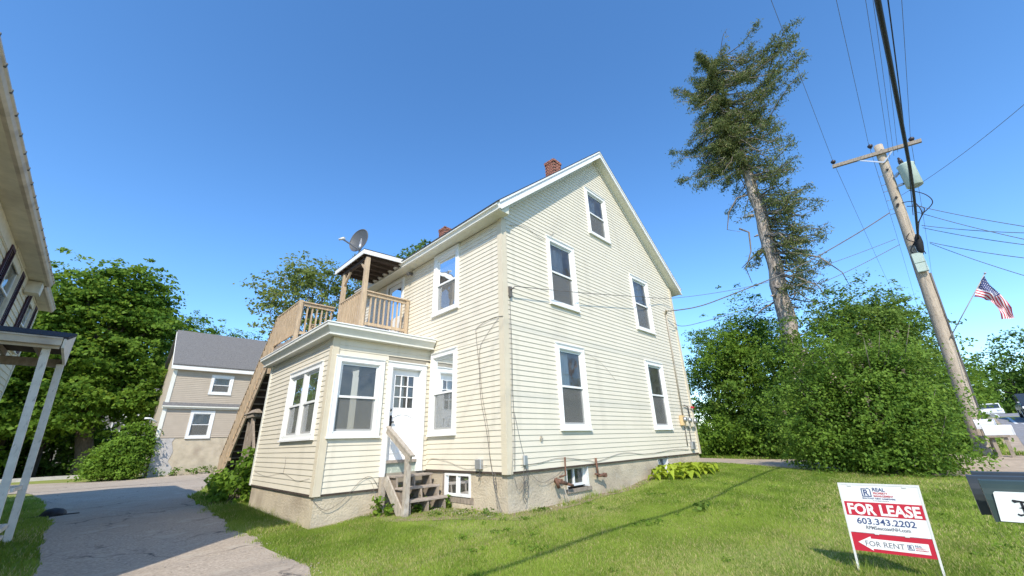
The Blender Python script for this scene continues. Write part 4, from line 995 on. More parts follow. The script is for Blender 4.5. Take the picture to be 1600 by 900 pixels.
pp(-.89, 11.62, -1.13, 11.62, .11, zt - .19); pp(-.77, 12.85, -.965, 12.85, .11, zt - .3)
for zz, r in ((-.52, .045), (-1.18, .05), (-1.36, .04)):
    mb = MB(); mb.beam((-2.55, 12.78, zz), (-.86, 12.78, zz), r, r * 1.6); mb.beam((-.88, 11.7, zz), (-.86, 12.75, zz), r, r * 1.6); mb.build('porch_rail', M['porchpaint'], lh)
mb = MB(); mb.box(-2.58, -.98, 11.6, 12.7, -1.35, -1.28); mb.box(-2.58, -1.0, 11.65, 12.65, -1.6, -1.36); mb.build('porch_floor', M['oldwood'], lh)

# ------------------------------------------------------------------ beige house down the lane
fh = thing('house', (3.0, 37.2, -1.4), 'beige two storey house with a grey shingle roof across the lane behind the deck', 'house')
FY = 37.2; FFx0, FFx1 = 2.75, 14.0
FF = Frame((0, FY, 0), (1, 0, 0), (0, -1, 0))
fwins = [(5.00, 6.42, 3.98, 5.40), (4.28, 5.72, .92, 2.80), (9.5, 10.9, 3.98, 5.40), (9.3, 10.7, .92, 2.80)]
mb = MB(); core(mb, FF, -2, .99, lambda z: (FFx0 + .05, FFx1), [], -.3, -.02); ffd = mb.build('foundation', M['conc'], fh)
mb = MB(); mb.fprism(FF, [(FFx0 + .048, -1.9), (FFx0 + 1.3, -1.9), (FFx0 + 1.25, -.9), (FFx0 + .95, -.5), (FFx0 + 1.1, .1), (FFx0 + .9, .7), (FFx0 + 1.0, .96), (FFx0 + .048, .96)], -.02, .0); mb.build('foundation_patch', M['curb_pale'], fh)
mb = MB(); core(mb, FF, 1.0, 5.75, lambda z: (FFx0, FFx1), [(a + .14, b - .14, c + .14, d - .14) for a, b, c, d in fwins]); fhw = mb.build('wall', M['fsiding'], fh)
mb = MB(); z = 1.0; e = .13
while z < 5.6:
    if not (2.98 < z < 3.30):
        cur = FFx0 + .1
        for h in sorted([(a + .14, b - .14) for a, b, c, d in fwins if c + .14 < z + e and d - .14 > z]) + [None]:
            en = h[0] if h else FFx1
            mb.hexa([FF.p(cur, z, 0), FF.p(en, z, 0), FF.p(en, z, .025), FF.p(cur, z, .025), FF.p(cur, z + e, 0), FF.p(en, z + e, 0), FF.p(en, z + e, .004), FF.p(cur, z + e, .004)])
            if h: cur = h[1]
    z += e
mb.build('siding', M['fsiding'], fhw, kind='stuff')
mb = MB(); mb.box(FFx0 - .02, FFx0 + .16, FY - .05, FY - .01, .9, 5.6); mb.box(FFx0 - .06, FFx0 - .02, FY - .05, FY + .15, .9, 5.6); mb.build('corner_board', M['trim'], fh)
mb = MB(); mb.fbox(FF, FFx0 - .15, FFx1, 2.92, 3.02, 0, .16); mb.fbox(FF, FFx0 - .15, FFx1, 3.02, 3.10, 0, .28); mb.build('belt_course', M['trim'], fh)
mb = MB(); mb.hexa([FF.p(FFx0 - .15, 3.10, 0), FF.p(FFx1, 3.10, 0), FF.p(FFx1, 3.10, .28), FF.p(FFx0 - .15, 3.10, .28), FF.p(FFx0 - .15, 3.38, 0), FF.p(FFx1, 3.38, 0), FF.p(FFx1, 3.12, .28), FF.p(FFx0 - .15, 3.12, .28)]); mb.build('skirt_roof', M['shingle_grey'], fh)
for w in fwins: window_unit(FF, w, fh, curtain=(M['blind'], .55, 0, 1), cw=.18)
mb = MB(); mb.box(FFx0, FFx0 + .1, FY + .11, FY + 8, 1, 5.7); mb.box(FFx1 - .1, FFx1, FY + .11, FY + 8, 1, 5.7); mb.box(FFx0, FFx1, FY + 8, FY + 8.1, -1.9, 5.7); mb.box(FFx0 + .04, FFx0 + .1, FY + .05, FY + 8, -1.9, .99)
mb.fprism(Frame((0, 0, 0), (0, 1, 0), (1, 0, 0)), [(FY + .05, 5.7), (FY + 8, 5.7), (FY + 4.05, 9.1)], FFx0 + .02, FFx0 + .1); mb.build('side_wall', M['fsiding'], fh)
mb = MB(); yprism(mb, [(FY - .35, 5.85), (FY + 4.05, 9.25), (FY + 8.4, 5.85), (FY + 8.4, 5.98), (FY + 4.05, 9.4), (FY - .38, 5.98)], FFx0 - .22, FFx1 + .2); fr = mb.build('roof', M['shingle_grey'], fh)
mb = MB(); mb.box(FFx0 - .22, FFx1 + .2, FY - .36, FY - .33, 5.62, 5.86); mb.box(FFx0 - .22, FFx1 + .2, FY - .33, FY, 5.62, 5.66); mb.build('fascia', M['white'], fr)
mb = MB(); yprism(mb, [(FY - .36, 5.64), (FY + 4.05, 9.06), (FY + 4.05, 9.24), (FY - .36, 5.84)], FFx0 - .25, FFx0 - .221); mb.build('rake_board', M['white'], fr)
mb = MB(); mb.box(4, 12, FY + .3, FY + 7.8, 2.95, 3.05); mb.build('floor', M['interior'], fh)
mb = MB(); mb.tube([(2.6, FY + .3, 2.0), (2.2, FY + .1, 2.25), (1.9, FY, 2.25)], .06, 8); mb.build('wall_lamp_arm', M['white'], fh)

# pale building half seen through the trees
M['wbshade'] = mat('shade_darkened_boards', (0.22, 0.22, 0.21), .8)  # pale walls given a darker colour to stand for the tree shade
wb = thing('house', (0, 60, -1.5), 'pale grey building glimpsed low between the maple trunk and the shrub', 'house')
WFm = Frame((0, 60, 0), (1, 0, 0), (0, -1, 0)); wh = [(.7, 2.4, 2.4, 3.9), (-4, -2.5, 2.4, 3.9)]
mb = MB(); core(mb, WFm, -1.6, 6.0, lambda z: (-6, 6), wh); mb.box(-6, -5.9, 60.1, 68, -1.6, 6); mb.box(5.9, 6, 60.1, 68, -1.6, 6); mb.box(-6, 6, 68, 68.1, -1.6, 6); mb.build('wall', M['wbshade'], wb)
for (a, b, c, d) in wh: window_unit(WFm, (a - .12, b + .12, c - .12, d + .12), wb, cw=.12, split=1)
mb = MB(); yprism(mb, [(59.6, 5.9), (64, 8.6), (68.5, 5.9), (68.5, 6.05), (64, 8.75), (59.6, 6.05)], -6.3, 6.3); mb.build('roof', M['shingle_grey'], wb)

# ------------------------------------------------------------------ vegetation
M['leaf_maple'] = leaf_mat('maple_leaf', (0.05, 0.12, 0.014), (0.18, 0.29, 0.035), (0.29, 0.38, 0.06), .45)
M['leaf_light'] = leaf_mat('light_leaf', (0.06, 0.12, 0.02), (0.16, 0.25, 0.045), (0.24, 0.31, 0.07), .4)
M['leaf_shrub'] = leaf_mat('shrub_leaf', (0.06, 0.13, 0.016), (0.18, 0.30, 0.035), (0.27, 0.37, 0.06), .4)
M['leaf_lilac'] = leaf_mat('lilac_leaf', (0.06, 0.13, 0.018), (0.17, 0.28, 0.04), (0.29, 0.38, 0.08), .4)
M['leaf_dark'] = leaf_mat('dark_leaf', (0.05, 0.11, 0.017), (0.13, 0.23, 0.035), (0.22, 0.30, 0.055), .35)
M['leaf_hosta'] = leaf_mat('hosta_leaf', (0.20, 0.28, 0.02), (0.34, 0.42, 0.04), (0.45, 0.50, 0.09), .3)
M['leaf_spruce'] = leaf_mat('spruce_needles', (0.07, 0.11, 0.035), (0.20, 0.23, 0.08), (0.40, 0.34, 0.16), .3)
M['leaf_birch'] = leaf_mat('thin_leaf', (0.10, 0.15, 0.035), (0.22, 0.27, 0.07), (0.33, 0.34, 0.12), .5)
M['flower'] = leaf_mat('faded_blossom', (0.20, 0.15, 0.10), (0.34, 0.27, 0.20), (0.40, 0.33, 0.25), .2)

def leaves_at(pos, size, rs, up=.5, out=None, aspect=.55, droop=.25, crinkle=.3):
    """numpy: one folded leaf (two triangles as a quad) at every position"""
    n = len(pos); d = rs.randn(n, 3); d /= np.linalg.norm(d, axis=1)[:, None]
    nor = d * .75 + np.array([0, 0, up])
    if out is not None: nor += out * .55
    nor /= np.linalg.norm(nor, axis=1)[:, None]
    t = rs.randn(n, 3); t[:, 2] -= droop; t -= nor * (t * nor).sum(1)[:, None]; t /= np.linalg.norm(t, axis=1)[:, None]
    b = np.cross(nor, t); s = size * (.6 + rs.rand(n) * .8)
    L = t * s[:, None]; Wd = b * (s * aspect)[:, None]; c = nor * (s * crinkle * .3)[:, None]
    co = np.stack([pos - L * .5, pos + Wd * .5 + c, pos + L * .5, pos - Wd * .5 + c], 1)
    return co.reshape(-1, 3)

def crown_points(blobs, n, rs, clump=.5, per=26, flat=.55, inner=.62, noise=.18):
    """leaf positions gathered in clumps spread over and inside ellipsoids"""
    area = np.array([(b[3] * b[4] + b[4] * b[5] + b[3] * b[5]) for b in blobs], float); area /= area.sum()
    nc = max(4, n // per); k = rs.choice(len(blobs), nc, p=area); B = np.array(blobs, float)[k]
    d = rs.randn(nc, 3); d /= np.linalg.norm(d, axis=1)[:, None]
    r = inner + (1.0 - inner) * rs.rand(nc) ** .55 + rs.randn(nc) * noise * .35
    bump = 1 + noise * (np.sin(d[:, 0] * 5 + k) * np.sin(d[:, 1] * 4 + k * 2) + .7 * np.sin(d[:, 2] * 7 + k * 3))
    c = B[:, :3] + d * B[:, 3:6] * (r * bump)[:, None]
    ct = rs.rand(nc); cs = clump * (.5 + rs.rand(nc))
    sh = rs.rand(nc) < .13; c[sh] += d[sh] * (B[sh, 3:6] * rs.uniform(.08, .32, (sh.sum(), 1))) + np.array([0, 0, .15]) * B[sh, 5:6] * .6; cs[sh] *= .6
    f = 1.0 / max(.25, float(np.mean(B[:, 3:6])) * .22)
    n3 = np.sin(c[:, 0] * f + 1) * np.sin(c[:, 1] * f * .9 + 2) + np.sin(c[:, 2] * f * 1.3 + c[:, 0] * f * .5) * .8 + np.sin(c[:, 1] * f * 1.7 + c[:, 2] * f * .6) * .5
    kp = (n3 > -.75) | (rs.rand(nc) < .25); c, d, ct, cs, n3 = c[kp], d[kp], ct[kp], cs[kp], n3[kp]; nc = len(c)
    ct = np.clip(ct * .75 + .18 * n3 + .12, 0, 1)
    idx = np.repeat(np.arange(nc), per); m = len(idx)
    off = rs.randn(m, 3) * cs[idx][:, None] * np.array([.62, .62, .62 * flat])
    off[:, 2] -= .35 * np.hypot(off[:, 0], off[:, 1])       # each spray droops at its rim
    return c[idx] + off, d[idx], ct[idx]

def limb(mb, a, b, r0, r1, rs, n=6, wob=.12, k=7):
    a = Vector(a); b = Vector(b); L = (b - a).length; pts = []
    for i in range(n + 1):
        t = i / n; w = L * wob * math.sin(t * math.pi) * .5
        pts.append(a.lerp(b, t) + Vector((rs.uniform(-w, w), rs.uniform(-w, w), rs.uniform(-w, w) * .5)))
    mb.tube(pts, [r0 + (r1 - r0) * i / n for i in range(n + 1)], k); return pts

def tree(name, base, h, blobs, n, size, leaf, label, cat, group=None, trunk_r=.25, clump=.5, per=26, bark=None, seed=1, flat=.55, aspect=.6, inner=.6, branches=8, trunk_top=.75, multi=1, noise=.18, stems=True, tone_shift=0, cull=None):
    rs = np.random.RandomState(seed)
    base = (base[0], base[1], H(base[0], base[1]) - .05) if len(base) == 2 else base
    t = thing(name, base, label, cat, group)
    if stems:
        mb = MB(); cx = np.mean([b[0] for b in blobs]); cy = np.mean([b[1] for b in blobs])
        for s in range(multi):
            ox, oy = (rs.uniform(-.3, .3), rs.uniform(-.3, .3)) if multi > 1 else (0, 0)
            bl = blobs[s % len(blobs)] if multi > 1 else None
            top = Vector((bl[0], bl[1], bl[2])) if multi > 1 else Vector((base[0] * .3 + cx * .7, base[1] * .3 + cy * .7, base[2] + h * trunk_top))
            tp = limb(mb, (base[0] + ox, base[1] + oy, base[2]), top, trunk_r, trunk_r * .25, rs, 8, .06, 9)
            if multi == 1:
                for i in range(branches):
                    bb = blobs[rs.randint(len(blobs))]; st_ = tp[rs.randint(2, 8)]
                    e = Vector((bb[0] + rs.uniform(-.5, .5) * bb[3], bb[1] + rs.uniform(-.5, .5) * bb[4], bb[2] + rs.uniform(-.3, .5) * bb[5]))
                    limb(mb, st_, e, trunk_r * .35, trunk_r * .06, rs, 5, .18, 6)
        mb.build('trunk' if multi == 1 else 'stems', bark or M['darkbark'], t)
    pos, out, ct = crown_points(blobs, n, rs, clump, per, flat, inner, noise)
    if cull is not None: k = cull(pos); pos, out, ct = pos[k], out[k], ct[k]
    k = pos[:, 2] > height(pos[:, 0], pos[:, 1]) + .03; pos, out, ct = pos[k], out[k], ct[k]
    co = leaves_at(pos, size, rs, .5, out, aspect)
    tone = np.clip(.62 * ct + .34 * rs.rand(len(pos)) + tone_shift, 0, 1)
    face_soup('crown', co, 4, leaf, tone, parent=t)
    return t

def R2(seed): return np.random.RandomState(seed)
# big maple beyond the lane, with layered hanging sprays
mblobs = [(-1.6, 47.5, 7.0, 4.6, 4, 4.4), (-1.8, 47.5, 11.5, 4.2, 4, 3.6), (-1.4, 47.5, 14.0, 2.6, 2.6, 2.2), (-5.2, 47.5, 8.4, 3.6, 4, 4.2), (1.0, 47, 9.0, 2.8, 3.4, 4.0),
          (1.4, 46, 4.4, 2.6, 3.0, 2.2), (-3.6, 46, 3.8, 3.4, 3, 2.4), (-6.5, 46.5, 3.0, 3.0, 2.5, 2.6), (.6, 47, 12.2, 1.8, 2.2, 1.9), (-4.4, 47.5, 12.0, 2.4, 3, 1.8)]
tree('maple_tree', (-.35, 47.0), 16, mblobs, 95000, .28, M['leaf_maple'], 'largest broad maple left of the beige house, its trunk in deep shade', 'tree', trunk_r=.62, clump=.62, per=34, seed=11, flat=.30, branches=14, aspect=.75, noise=.36, inner=.5)
tree('maple_tree', (-9.5, 46.0), 13, [(-9, 46, 6.5, 4, 4, 4.6), (-8, 46, 10.2, 3.6, 3.6, 2.6), (-12, 46, 7.5, 4, 4, 5), (-7.5, 45, 3.4, 3, 3, 2.4)], 34000, .26, M['leaf_maple'], 'dense green tree behind the left house and its porch', 'tree', trunk_r=.4, clump=.62, per=30, seed=12, flat=.3, noise=.32)
for i, (x, y, h_, r_, lab) in enumerate([(4.9, 66, 17.6, 3.4, 'round topped tree just right of the big maple, behind the beige roof'), (8.6, 64, 16.0, 3.0, 'lower tree over the left end of the beige roof'),
                                     (12.4, 66, 16.1, 3.0, 'tree top behind the middle of the beige roof'), (16.5, 64, 15.6, 3.0, 'tree top by the foot of the deck stair, behind the beige roof'), (22, 66, 17, 3.6, 'green tree hidden mostly behind the deck stair')]):
    tree('broadleaf_tree', (x, y), h_, [(x, y, h_ - r_ * 1.1, r_, r_, r_ * 1.0), (x - 1.2, y, h_ - r_ * 2.1, r_ * 1.1, r_, r_ * 1.3), (x + 1.4, y, h_ - r_ * 1.9, r_, r_, r_)], 12000, .28, M['leaf_maple'] if i % 2 else M['leaf_dark'],
         lab, 'tree', group='trees behind the beige house', trunk_r=.3, clump=.8, per=24, seed=20 + i, flat=.5, branches=6)
# understorey hiding the ground behind the lane
for i, (x, y, sx, sz) in enumerate([(-14, 52, 5, 6.5), (-8, 52, 5, 5.6), (-2.5, 53, 3.4, 5.0)]):
    tree('thicket_bush', (x, y), sz, [(x, y, -1.4 + sz * .45, sx, 2.2, sz * .6)], 9500, .36, M['leaf_dark'], ['dark thicket bush far left under the trees', 'dark thicket bush left of the maple trunk', 'dark bush right behind the maple trunk'][i], 'bush', group='thicket under the maple', trunk_r=.08, clump=.6, seed=40 + i, multi=5)
for i, x in enumerate((-3.1, -5.2)):
    tree('maple_tree', (x, 50), 9, [(x, 50, 6.5, 2.6, 2.4, 2.6)], 4500, .34, M['leaf_dark'], ['slim dark trunk just left of the big maple trunk', 'second slim dark trunk further left of the maple'][i], 'tree', trunk_r=.3, clump=.7, seed=50 + i)
# shrub beside the beige house
tree('shrub', (1.1, 37.6), 4, [(1.35, 37.4, .1, 1.1, 1.1, 1.2), (1.9, 37.7, .8, .8, .9, 1.1), (.5, 37.2, -.5, .8, .9, .7), (1.6, 36.6, -.6, .8, .7, .7)], 20000, .17, M['leaf_shrub'], 'bright green arching shrub at the left corner of the beige house', 'shrub', trunk_r=.05, clump=.42, per=20, seed=60, flat=.35, multi=4)
tree('weed_clump', (4.6, 36.7), .4, [(4.2, 36.75, -1.2, 1.0, .2, .25), (5.8, 36.8, -1.2, 1.2, .2, .3)], 900, .12, M['leaf_lilac'], 'low weeds along the foundation of the beige house', 'plant', clump=.15, seed=61, stems=False)
# creeper around the stair posts
tree('creeper_vine', (3.2, 14.6), 1.3, [(3.35, 14.5, -.75, .26, .6, .6), (3.15, 15.4, -1.0, .35, .7, .5), (3.3, 16.6, -.85, .35, .7, .45), (3.3, 13.9, -.4, .25, .4, .4)], 2600, .13, M['leaf_shrub'], 'leafy green creeper growing around the posts under the deck stair', 'plant', trunk_r=.02, clump=.2, per=14, seed=62, multi=4, aspect=.85)
# sparse tree behind the deck
tree('open_tree', (9.2, 30), 16, [(7.4, 30, 11.6, 2.0, 2, 1.5), (8.9, 30, 12.6, 1.9, 2, 1.4), (6.4, 30, 9.8, 1.4, 1.6, 1.4), (9.6, 30, 10.2, 2.2, 2, 1.8), (8, 30, 8.6, 2.2, 2, 1.4), (10.8, 30, 12.0, 1.6, 1.6, 1.6)], 10000, .22, M['leaf_birch'],
     'open crowned pale green tree rising behind the deck', 'tree', trunk_r=.16, clump=.36, per=16, seed=70, flat=.4, branches=26, inner=.35, bark=M['deadbark'], noise=.4)
tree('open_tree', (13.2, 30.5), 17, [(12.4, 30.5, 13.6, 1.6, 1.6, 1.6), (14.3, 30.5, 14.6, 1.5, 1.5, 1.4), (13.2, 30.5, 11.5, 1.8, 1.8, 1.8)], 3400, .2, M['leaf_birch'],
     'thin half bare tree behind the satellite dish and canopy', 'tree', trunk_r=.15, clump=.34, per=14, seed=71, flat=.4, branches=30, inner=.2, bark=M['deadbark'], noise=.4)
tree('broadleaf_tree', (19.6, 31), 19, [(19.2, 31, 17.4, 1.9, 2, 1.6), (20.8, 31, 18.0, 2.0, 2, 1.6), (18.0, 31, 16.2, 1.6, 2, 1.4)], 6500, .25, M['leaf_light'], 'leafy tree top peeping over the cream eave below the far chimney', 'tree', trunk_r=.25, clump=.4, per=20, seed=72, branches=10)

# ---- old spruce
sp = thing('spruce_tree', (23, 3.85, -1.1), 'very tall old spruce with a bare lower trunk and a ragged one sided crown', 'tree')
rs_ = np.random.RandomState(5)
tk = [(3.86, -1.2), (3.72, 4.7), (3.52, 7.9), (3.45, 10.2), (3.42, 13.1), (3.62, 15.5), (3.8, 18.5), (3.75, 21.5), (3.9, 23.6)]
def trunk_pt(z):
    return Vector((23.0, float(np.interp(z, [b for a, b in tk], [a for a, b in tk])), z))
mb = MB(); zs = np.linspace(-1.2, 23.2, 60); pts = [trunk_pt(z) + Vector((0, .04 * math.sin(z * 2.1), 0)) for z in zs]
mb.tube(pts, [(.47 - .014 * (z + 1.2)) * (1 + .05 * math.sin(z * 3.7) + .04 * math.sin(z * 9.1)) if z < 16 else max(.03, .23 - .034 * (z - 16)) for z in zs], 16)
for i in range(26):                                     # broken stubs and scars
    z = rs_.uniform(3.5, 14.5); a = rs_.uniform(0, 6.28); p = trunk_pt(z); r = .45; d = Vector((math.cos(a), math.sin(a), rs_.uniform(-.3, .3)))
    L = rs_.uniform(.05, .35); mb.tube([p + d * r * .8, p + d * (r + L)], [rs_.uniform(.05, .10), .02], 6)
mb.build('trunk', M['bark'], sp)
ndl = []; ntone = []
bm = MB()
def spruce_branch(z0, tip, r0=.05, dens=1.0, droop=.25, bare=0.15, x0=None, twig=.55):
    a = trunk_pt(z0); b = Vector(tip); L = (b - a).length; n = 9; P_ = []; kink = Vector((rs_.randn(), rs_.randn(), rs_.randn() * .8)) * L * .09
    for i in range(n + 1):
        t = i / n; P_.append(a.lerp(b, t) + kink * math.sin(t * 5.5) + Vector((rs_.uniform(-.06, .06) * L * .3, rs_.uniform(-.06, .06) * L * .3, -droop * L * math.sin(t * math.pi) * .5 + rs_.uniform(-.03, .03) * L)))
    bm.tube(P_, [r0 * (1 - .85 * i / n) for i in range(n + 1)], 5)
    m_ = int(L * 11 * dens)
    for j in range(m_):
        t = bare + (1 - bare) * rs_.rand() ** .8; i = min(int(t * n), n - 1); p = P_[i].lerp(P_[i + 1], t * n - i)
        s = Vector((rs_.randn(), rs_.randn(), rs_.uniform(-.5, .4))).normalized(); tl = twig * (1.15 - t * .55) * rs_.uniform(.5, 1.2)
        q_ = p + s * tl * .7 + Vector((0, 0, -.30 * tl))
        if rs_.rand() < .25: bm.tube([p, q_], .010, 3, cap=False)
        k = int(30 * max(.5, tl)); tt = rs_.rand(k); c = np.array(p)[None, :] * (1 - tt[:, None]) + np.array(q_)[None, :] * tt[:, None]
        c += rs_.randn(k, 3) * .11; c[:, 2] -= .10 * rs_.rand(k)
        ndl.append(c); ntone.append(np.clip(rs_.rand(k) * .55 + (.35 if rs_.rand() < .22 else 0) + .1 * rs_.rand(), 0, 1))
RNG = [(24.6, 2.4, 5.2), (23.4, 1.0, 6.0), (22.2, -.2, 6.4), (20.6, -.9, 6.2), (19, -.2, 6.0), (17.6, .4, 6.0), (16.2, .8, 6.8), (15.0, 1.0, 6.6), (14.2, 1.2, 5.0)]
rz = [a for a, b, c in RNG][::-1]; lo_ = [b for a, b, c in RNG][::-1]; hi_ = [c for a, b, c in RNG][::-1]
for i in range(150):
    z = rs_.uniform(14.3, 23.0); zt_ = z + rs_.uniform(-2.2, .7) + (0.5 if z > 20 else -.3); L_, R_ = np.interp(zt_, rz, lo_), np.interp(zt_, rz, hi_)
    c = trunk_pt(z).y; side = rs_.rand() < .5; y = c + ((R_ - c) if side else (L_ - c)) * rs_.uniform(.35, 1.0)
    xx = 23 + (rs_.uniform(-1.5, .2) if rs_.rand() < .55 else rs_.uniform(0, 2.8)); zt_ -= max(0, 23 - xx) * .55
    if z < 15.6 and rs_.rand() < .4: continue
    spruce_branch(z, (xx, y, min(24.5, zt_)), r0=.05, dens=rs_.choice([.25, .45, .8]), bare=.05)
for tip, z in (((23, -1.3, 21.2), 19.5), ((22.6, -1.0, 20.6), 19.0), ((23.2, -.2, 17.9), 17.0), ((22.5, -.4, 19.4), 18.4), ((23.4, 7.6, 18.6), 17.2), ((22.8, 7.3, 15.2), 16.6), ((23, 6.9, 17.2), 17.4),
               ((22.4, 6.3, 22.0), 20.8), ((23.3, 5.2, 23.2), 21.2), ((23, 1.6, 22.9), 21), ((23, .3, 22.0), 20.4), ((22.7, 1.3, 15.9), 16.2), ((23, 6.4, 14.7), 15.4)):
    spruce_branch(z, tip, r0=.06, dens=1.1)
for i in range(40):                                     # short sprays on the near side hide the upper trunk
    z = rs_.uniform(14.6, 23.6); c = trunk_pt(z); spruce_branch(z, (23 - rs_.uniform(.5, 1.5), c.y + rs_.uniform(-1.1, 1.1), z + rs_.uniform(-1.2, .2)), r0=.03, dens=1.6, bare=.0, twig=.5)
for i in range(64):                                     # right side skirt down to the bushes
    z = rs_.uniform(6.8, 14.5); L_ = np.interp(z, [6, 7.4, 9, 11.5, 13.4, 14.5], [1.2, 1.6, 1.3, .9, .8, 1.2]); c = trunk_pt(z).y
    y = c + (L_ - c) * rs_.uniform(.4, 1.0); spruce_branch(z, (23 + rs_.randn() * .9, y, z + rs_.uniform(-1.6, .1)), r0=.06, dens=.5 if z > 8.0 else .4, droop=.1)
for i in range(6):
    z = rs_.uniform(8.8, 12.6); c = trunk_pt(z).y; spruce_branch(z, (23 + rs_.randn() * .5, c + rs_.uniform(.7, 1.4), z - rs_.uniform(.2, 1.2)), r0=.035, dens=.45, droop=.0)
bm.build('branches', M['deadbark'], sp)
for P_ in ([(23, 3.5, 12.6), (23, 4.3, 12.7), (23, 4.9, 12.0), (23, 5.2, 11.0), (23, 4.6, 10.6)], [(23, 4.6, 10.8), (23, 4.2, 10.4), (23, 4.35, 9.3), (23, 4.8, 8.4), (23, 4.7, 7.5)], [(23, 3.6, 9.4), (23, 4.4, 8.9), (23, 5.0, 8.5)],
           [(22.7, 3.4, 8.7), (22.6, 2.4, 8.3), (22.6, 1.6, 7.8), (22.6, 1.0, 6.8), (22.6, .9, 6.0)], [(22.7, 3.5, 9.8), (22.5, 2.8, 9.6), (22.5, 2.0, 8.8), (22.5, 1.5, 8.6)], [(22.7, 3.5, 7.6), (22.5, 2.6, 7.0), (22.5, 2.0, 6.4), (22.5, 1.8, 5.6)],
           [(22.8, 3.4, 11.2), (22.6, 2.5, 10.9), (22.6, 1.7, 10.1)], [(22.9, 3.5, 13.6), (22.7, 2.6, 13.4), (22.6, 1.6, 12.9)], [(23, 3.8, 6.3), (23, 4.6, 6.0), (23, 5.1, 5.6)]):
    mb = MB(); mb.tube(P_, [.055 - .042 * i / (len(P_) - 1) for i in range(len(P_))], 6); mb.build('dead_limb', M['deadbark'], sp)
nd = np.concatenate(ndl); nt_ = np.concatenate(ntone)
co = leaves_at(nd, .16, rs_, .3, None, .26, .9)
face_soup('needles', co, 4, M['leaf_spruce'], nt_, parent=sp)

# ---- hedge of bushes and small trees beyond the side drive
HZ = [((25.5, 8.6), [(25.5, 8.8, 1.8, 2.4, 1.9, 3.4), (25, 7.2, 1.6, 2.2, 1.6, 3.0)], 26000, M['leaf_dark'], 'dark green tall bush right beside the far corner of the cream house', .15),
      ((24.5, 6.2), [(25.2, 6.2, 3.0, 2.2, 1.9, 3.6), (24.6, 7.4, 4.2, 1.6, 1.4, 1.8), (24, 5.2, 1.2, 1.8, 1.5, 2.2)], 26000, M['leaf_shrub'], 'leafy bush left of the spruce trunk reaching its bare part', .0),
      ((26.5, 5.6), [(26.6, 5.8, 5.6, 1.8, 1.4, 1.7), (27, 7.4, 4.8, 1.8, 1.3, 1.6)], 9000, M['leaf_dark'], 'darker small tree top peeping above the bushes left of the spruce', .0),
      ((21.9, 3.4), [(21.7, 3.9, .9, 1.4, 1.6, 2.6), (21.8, 2.5, 2.2, 1.4, 1.4, 2.5), (21.7, 3.8, 2.7, 1.1, 1.1, 1.7)], 20000, M['leaf_lilac'], 'bush standing in front of the foot of the spruce', .05),
      ((25.6, .9), [(25.6, 1.2, 4.7, 2.0, 1.5, 2.2), (25.6, .2, 3.6, 2.0, 1.3, 2.2), (25.5, 2.2, 4.0, 1.8, 1.2, 2.2)], 24000, M['leaf_light'], 'rounded green tree just right of the spruce trunk, above the lilac', .05),
      ((27.5, -.6), [(27.5, -.4, 4.0, 1.7, .9, 1.9), (27.4, .3, 5.2, 1.4, .9, 1.3)], 8000, M['leaf_dark'], 'dark cedar like tree top at the right end of the bushes', .0),
      ((22.6, 7.4), [(22.6, 8.0, -.2, 1.2, 1.5, 1.1), (22.4, 6.0, -.3, 1.1, 1.5, 1.0), (22.3, 4.0, -.3, 1.1, 1.5, .9)], 15000, M['leaf_shrub'], 'low leafy undergrowth along the far edge of the side drive', .0),
      ((24, -1.2), [(24, -1.0, .6, 1.2, .45, 1.6), (23.5, -.5, 0.3, 1.4, .5, 1.3)], 5000, M['leaf_lilac'], 'bush growing behind the foot of the utility pole', .0)]
for i, (bs, bl, n, lf, lab, ts) in enumerate(HZ):
    tree('bush', bs, 4, bl, int(n * 1.45), .125, lf, lab, 'bush', trunk_r=.06, clump=.34, per=24, seed=80 + i, flat=.42, multi=5, inner=.5, aspect=.65, noise=.42, tone_shift=ts)
# ---- big lilac in front
lil = tree('lilac_bush', (15.7, 1.2), 4, [(15.6, 2.2, .25, 1.3, 1.2, 1.45), (15.8, 1.0, .6, 1.5, 1.2, 1.8), (16.0, .25, .35, 1.3, .75, 1.75), (15.7, 1.8, 1.45, 1.2, 1.2, .9), (15.9, .6, 1.6, 1.1, .8, .9), (15.2, .9, -.6, 1.1, 1.1, .75), (15.4, 1.9, -.4, 1.1, .9, .8), (15.9, 2.9, -.1, .8, .6, .9)],
           85000, .085, M['leaf_lilac'], 'wide arching lilac bush on the lawn behind the lease sign', 'bush', trunk_r=.035, clump=.22, per=24, seed=95, flat=.75, multi=9, inner=.5, bark=M['deadbark'], noise=.45, aspect=.6)
rs2 = R2(96); pos, out, ct = crown_points([(15.5, 2.0, .9, 1.4, 1.3, 1.4), (15.7, .9, 1.5, 1.6, 1.3, 1.5)], 800, rs2, .12, 12, 1.2, .85)
face_soup('faded_blossoms', leaves_at(pos, .05, rs2, .3, None, .8), 4, M['flower'], rs2.rand(len(pos)), parent=lil, kind='stuff')
mb = MB()
for i in range(70):
    a = rs2.uniform(0, 6.28); r = rs2.uniform(.2, 1.5); zz = rs2.uniform(.2, 2.6); c = Vector((15.6 + math.cos(a) * r * .9, 1.2 + math.sin(a) * r, zz - .3)); d = Vector((math.cos(a) * .5, math.sin(a) * .5, rs2.uniform(.5, 1.2)))
    mb.tube([c - d * .4, c, c + d * .35], [.012, .009, .003], 4)
mb.build('twigs', M['deadbark'], lil, kind='stuff')
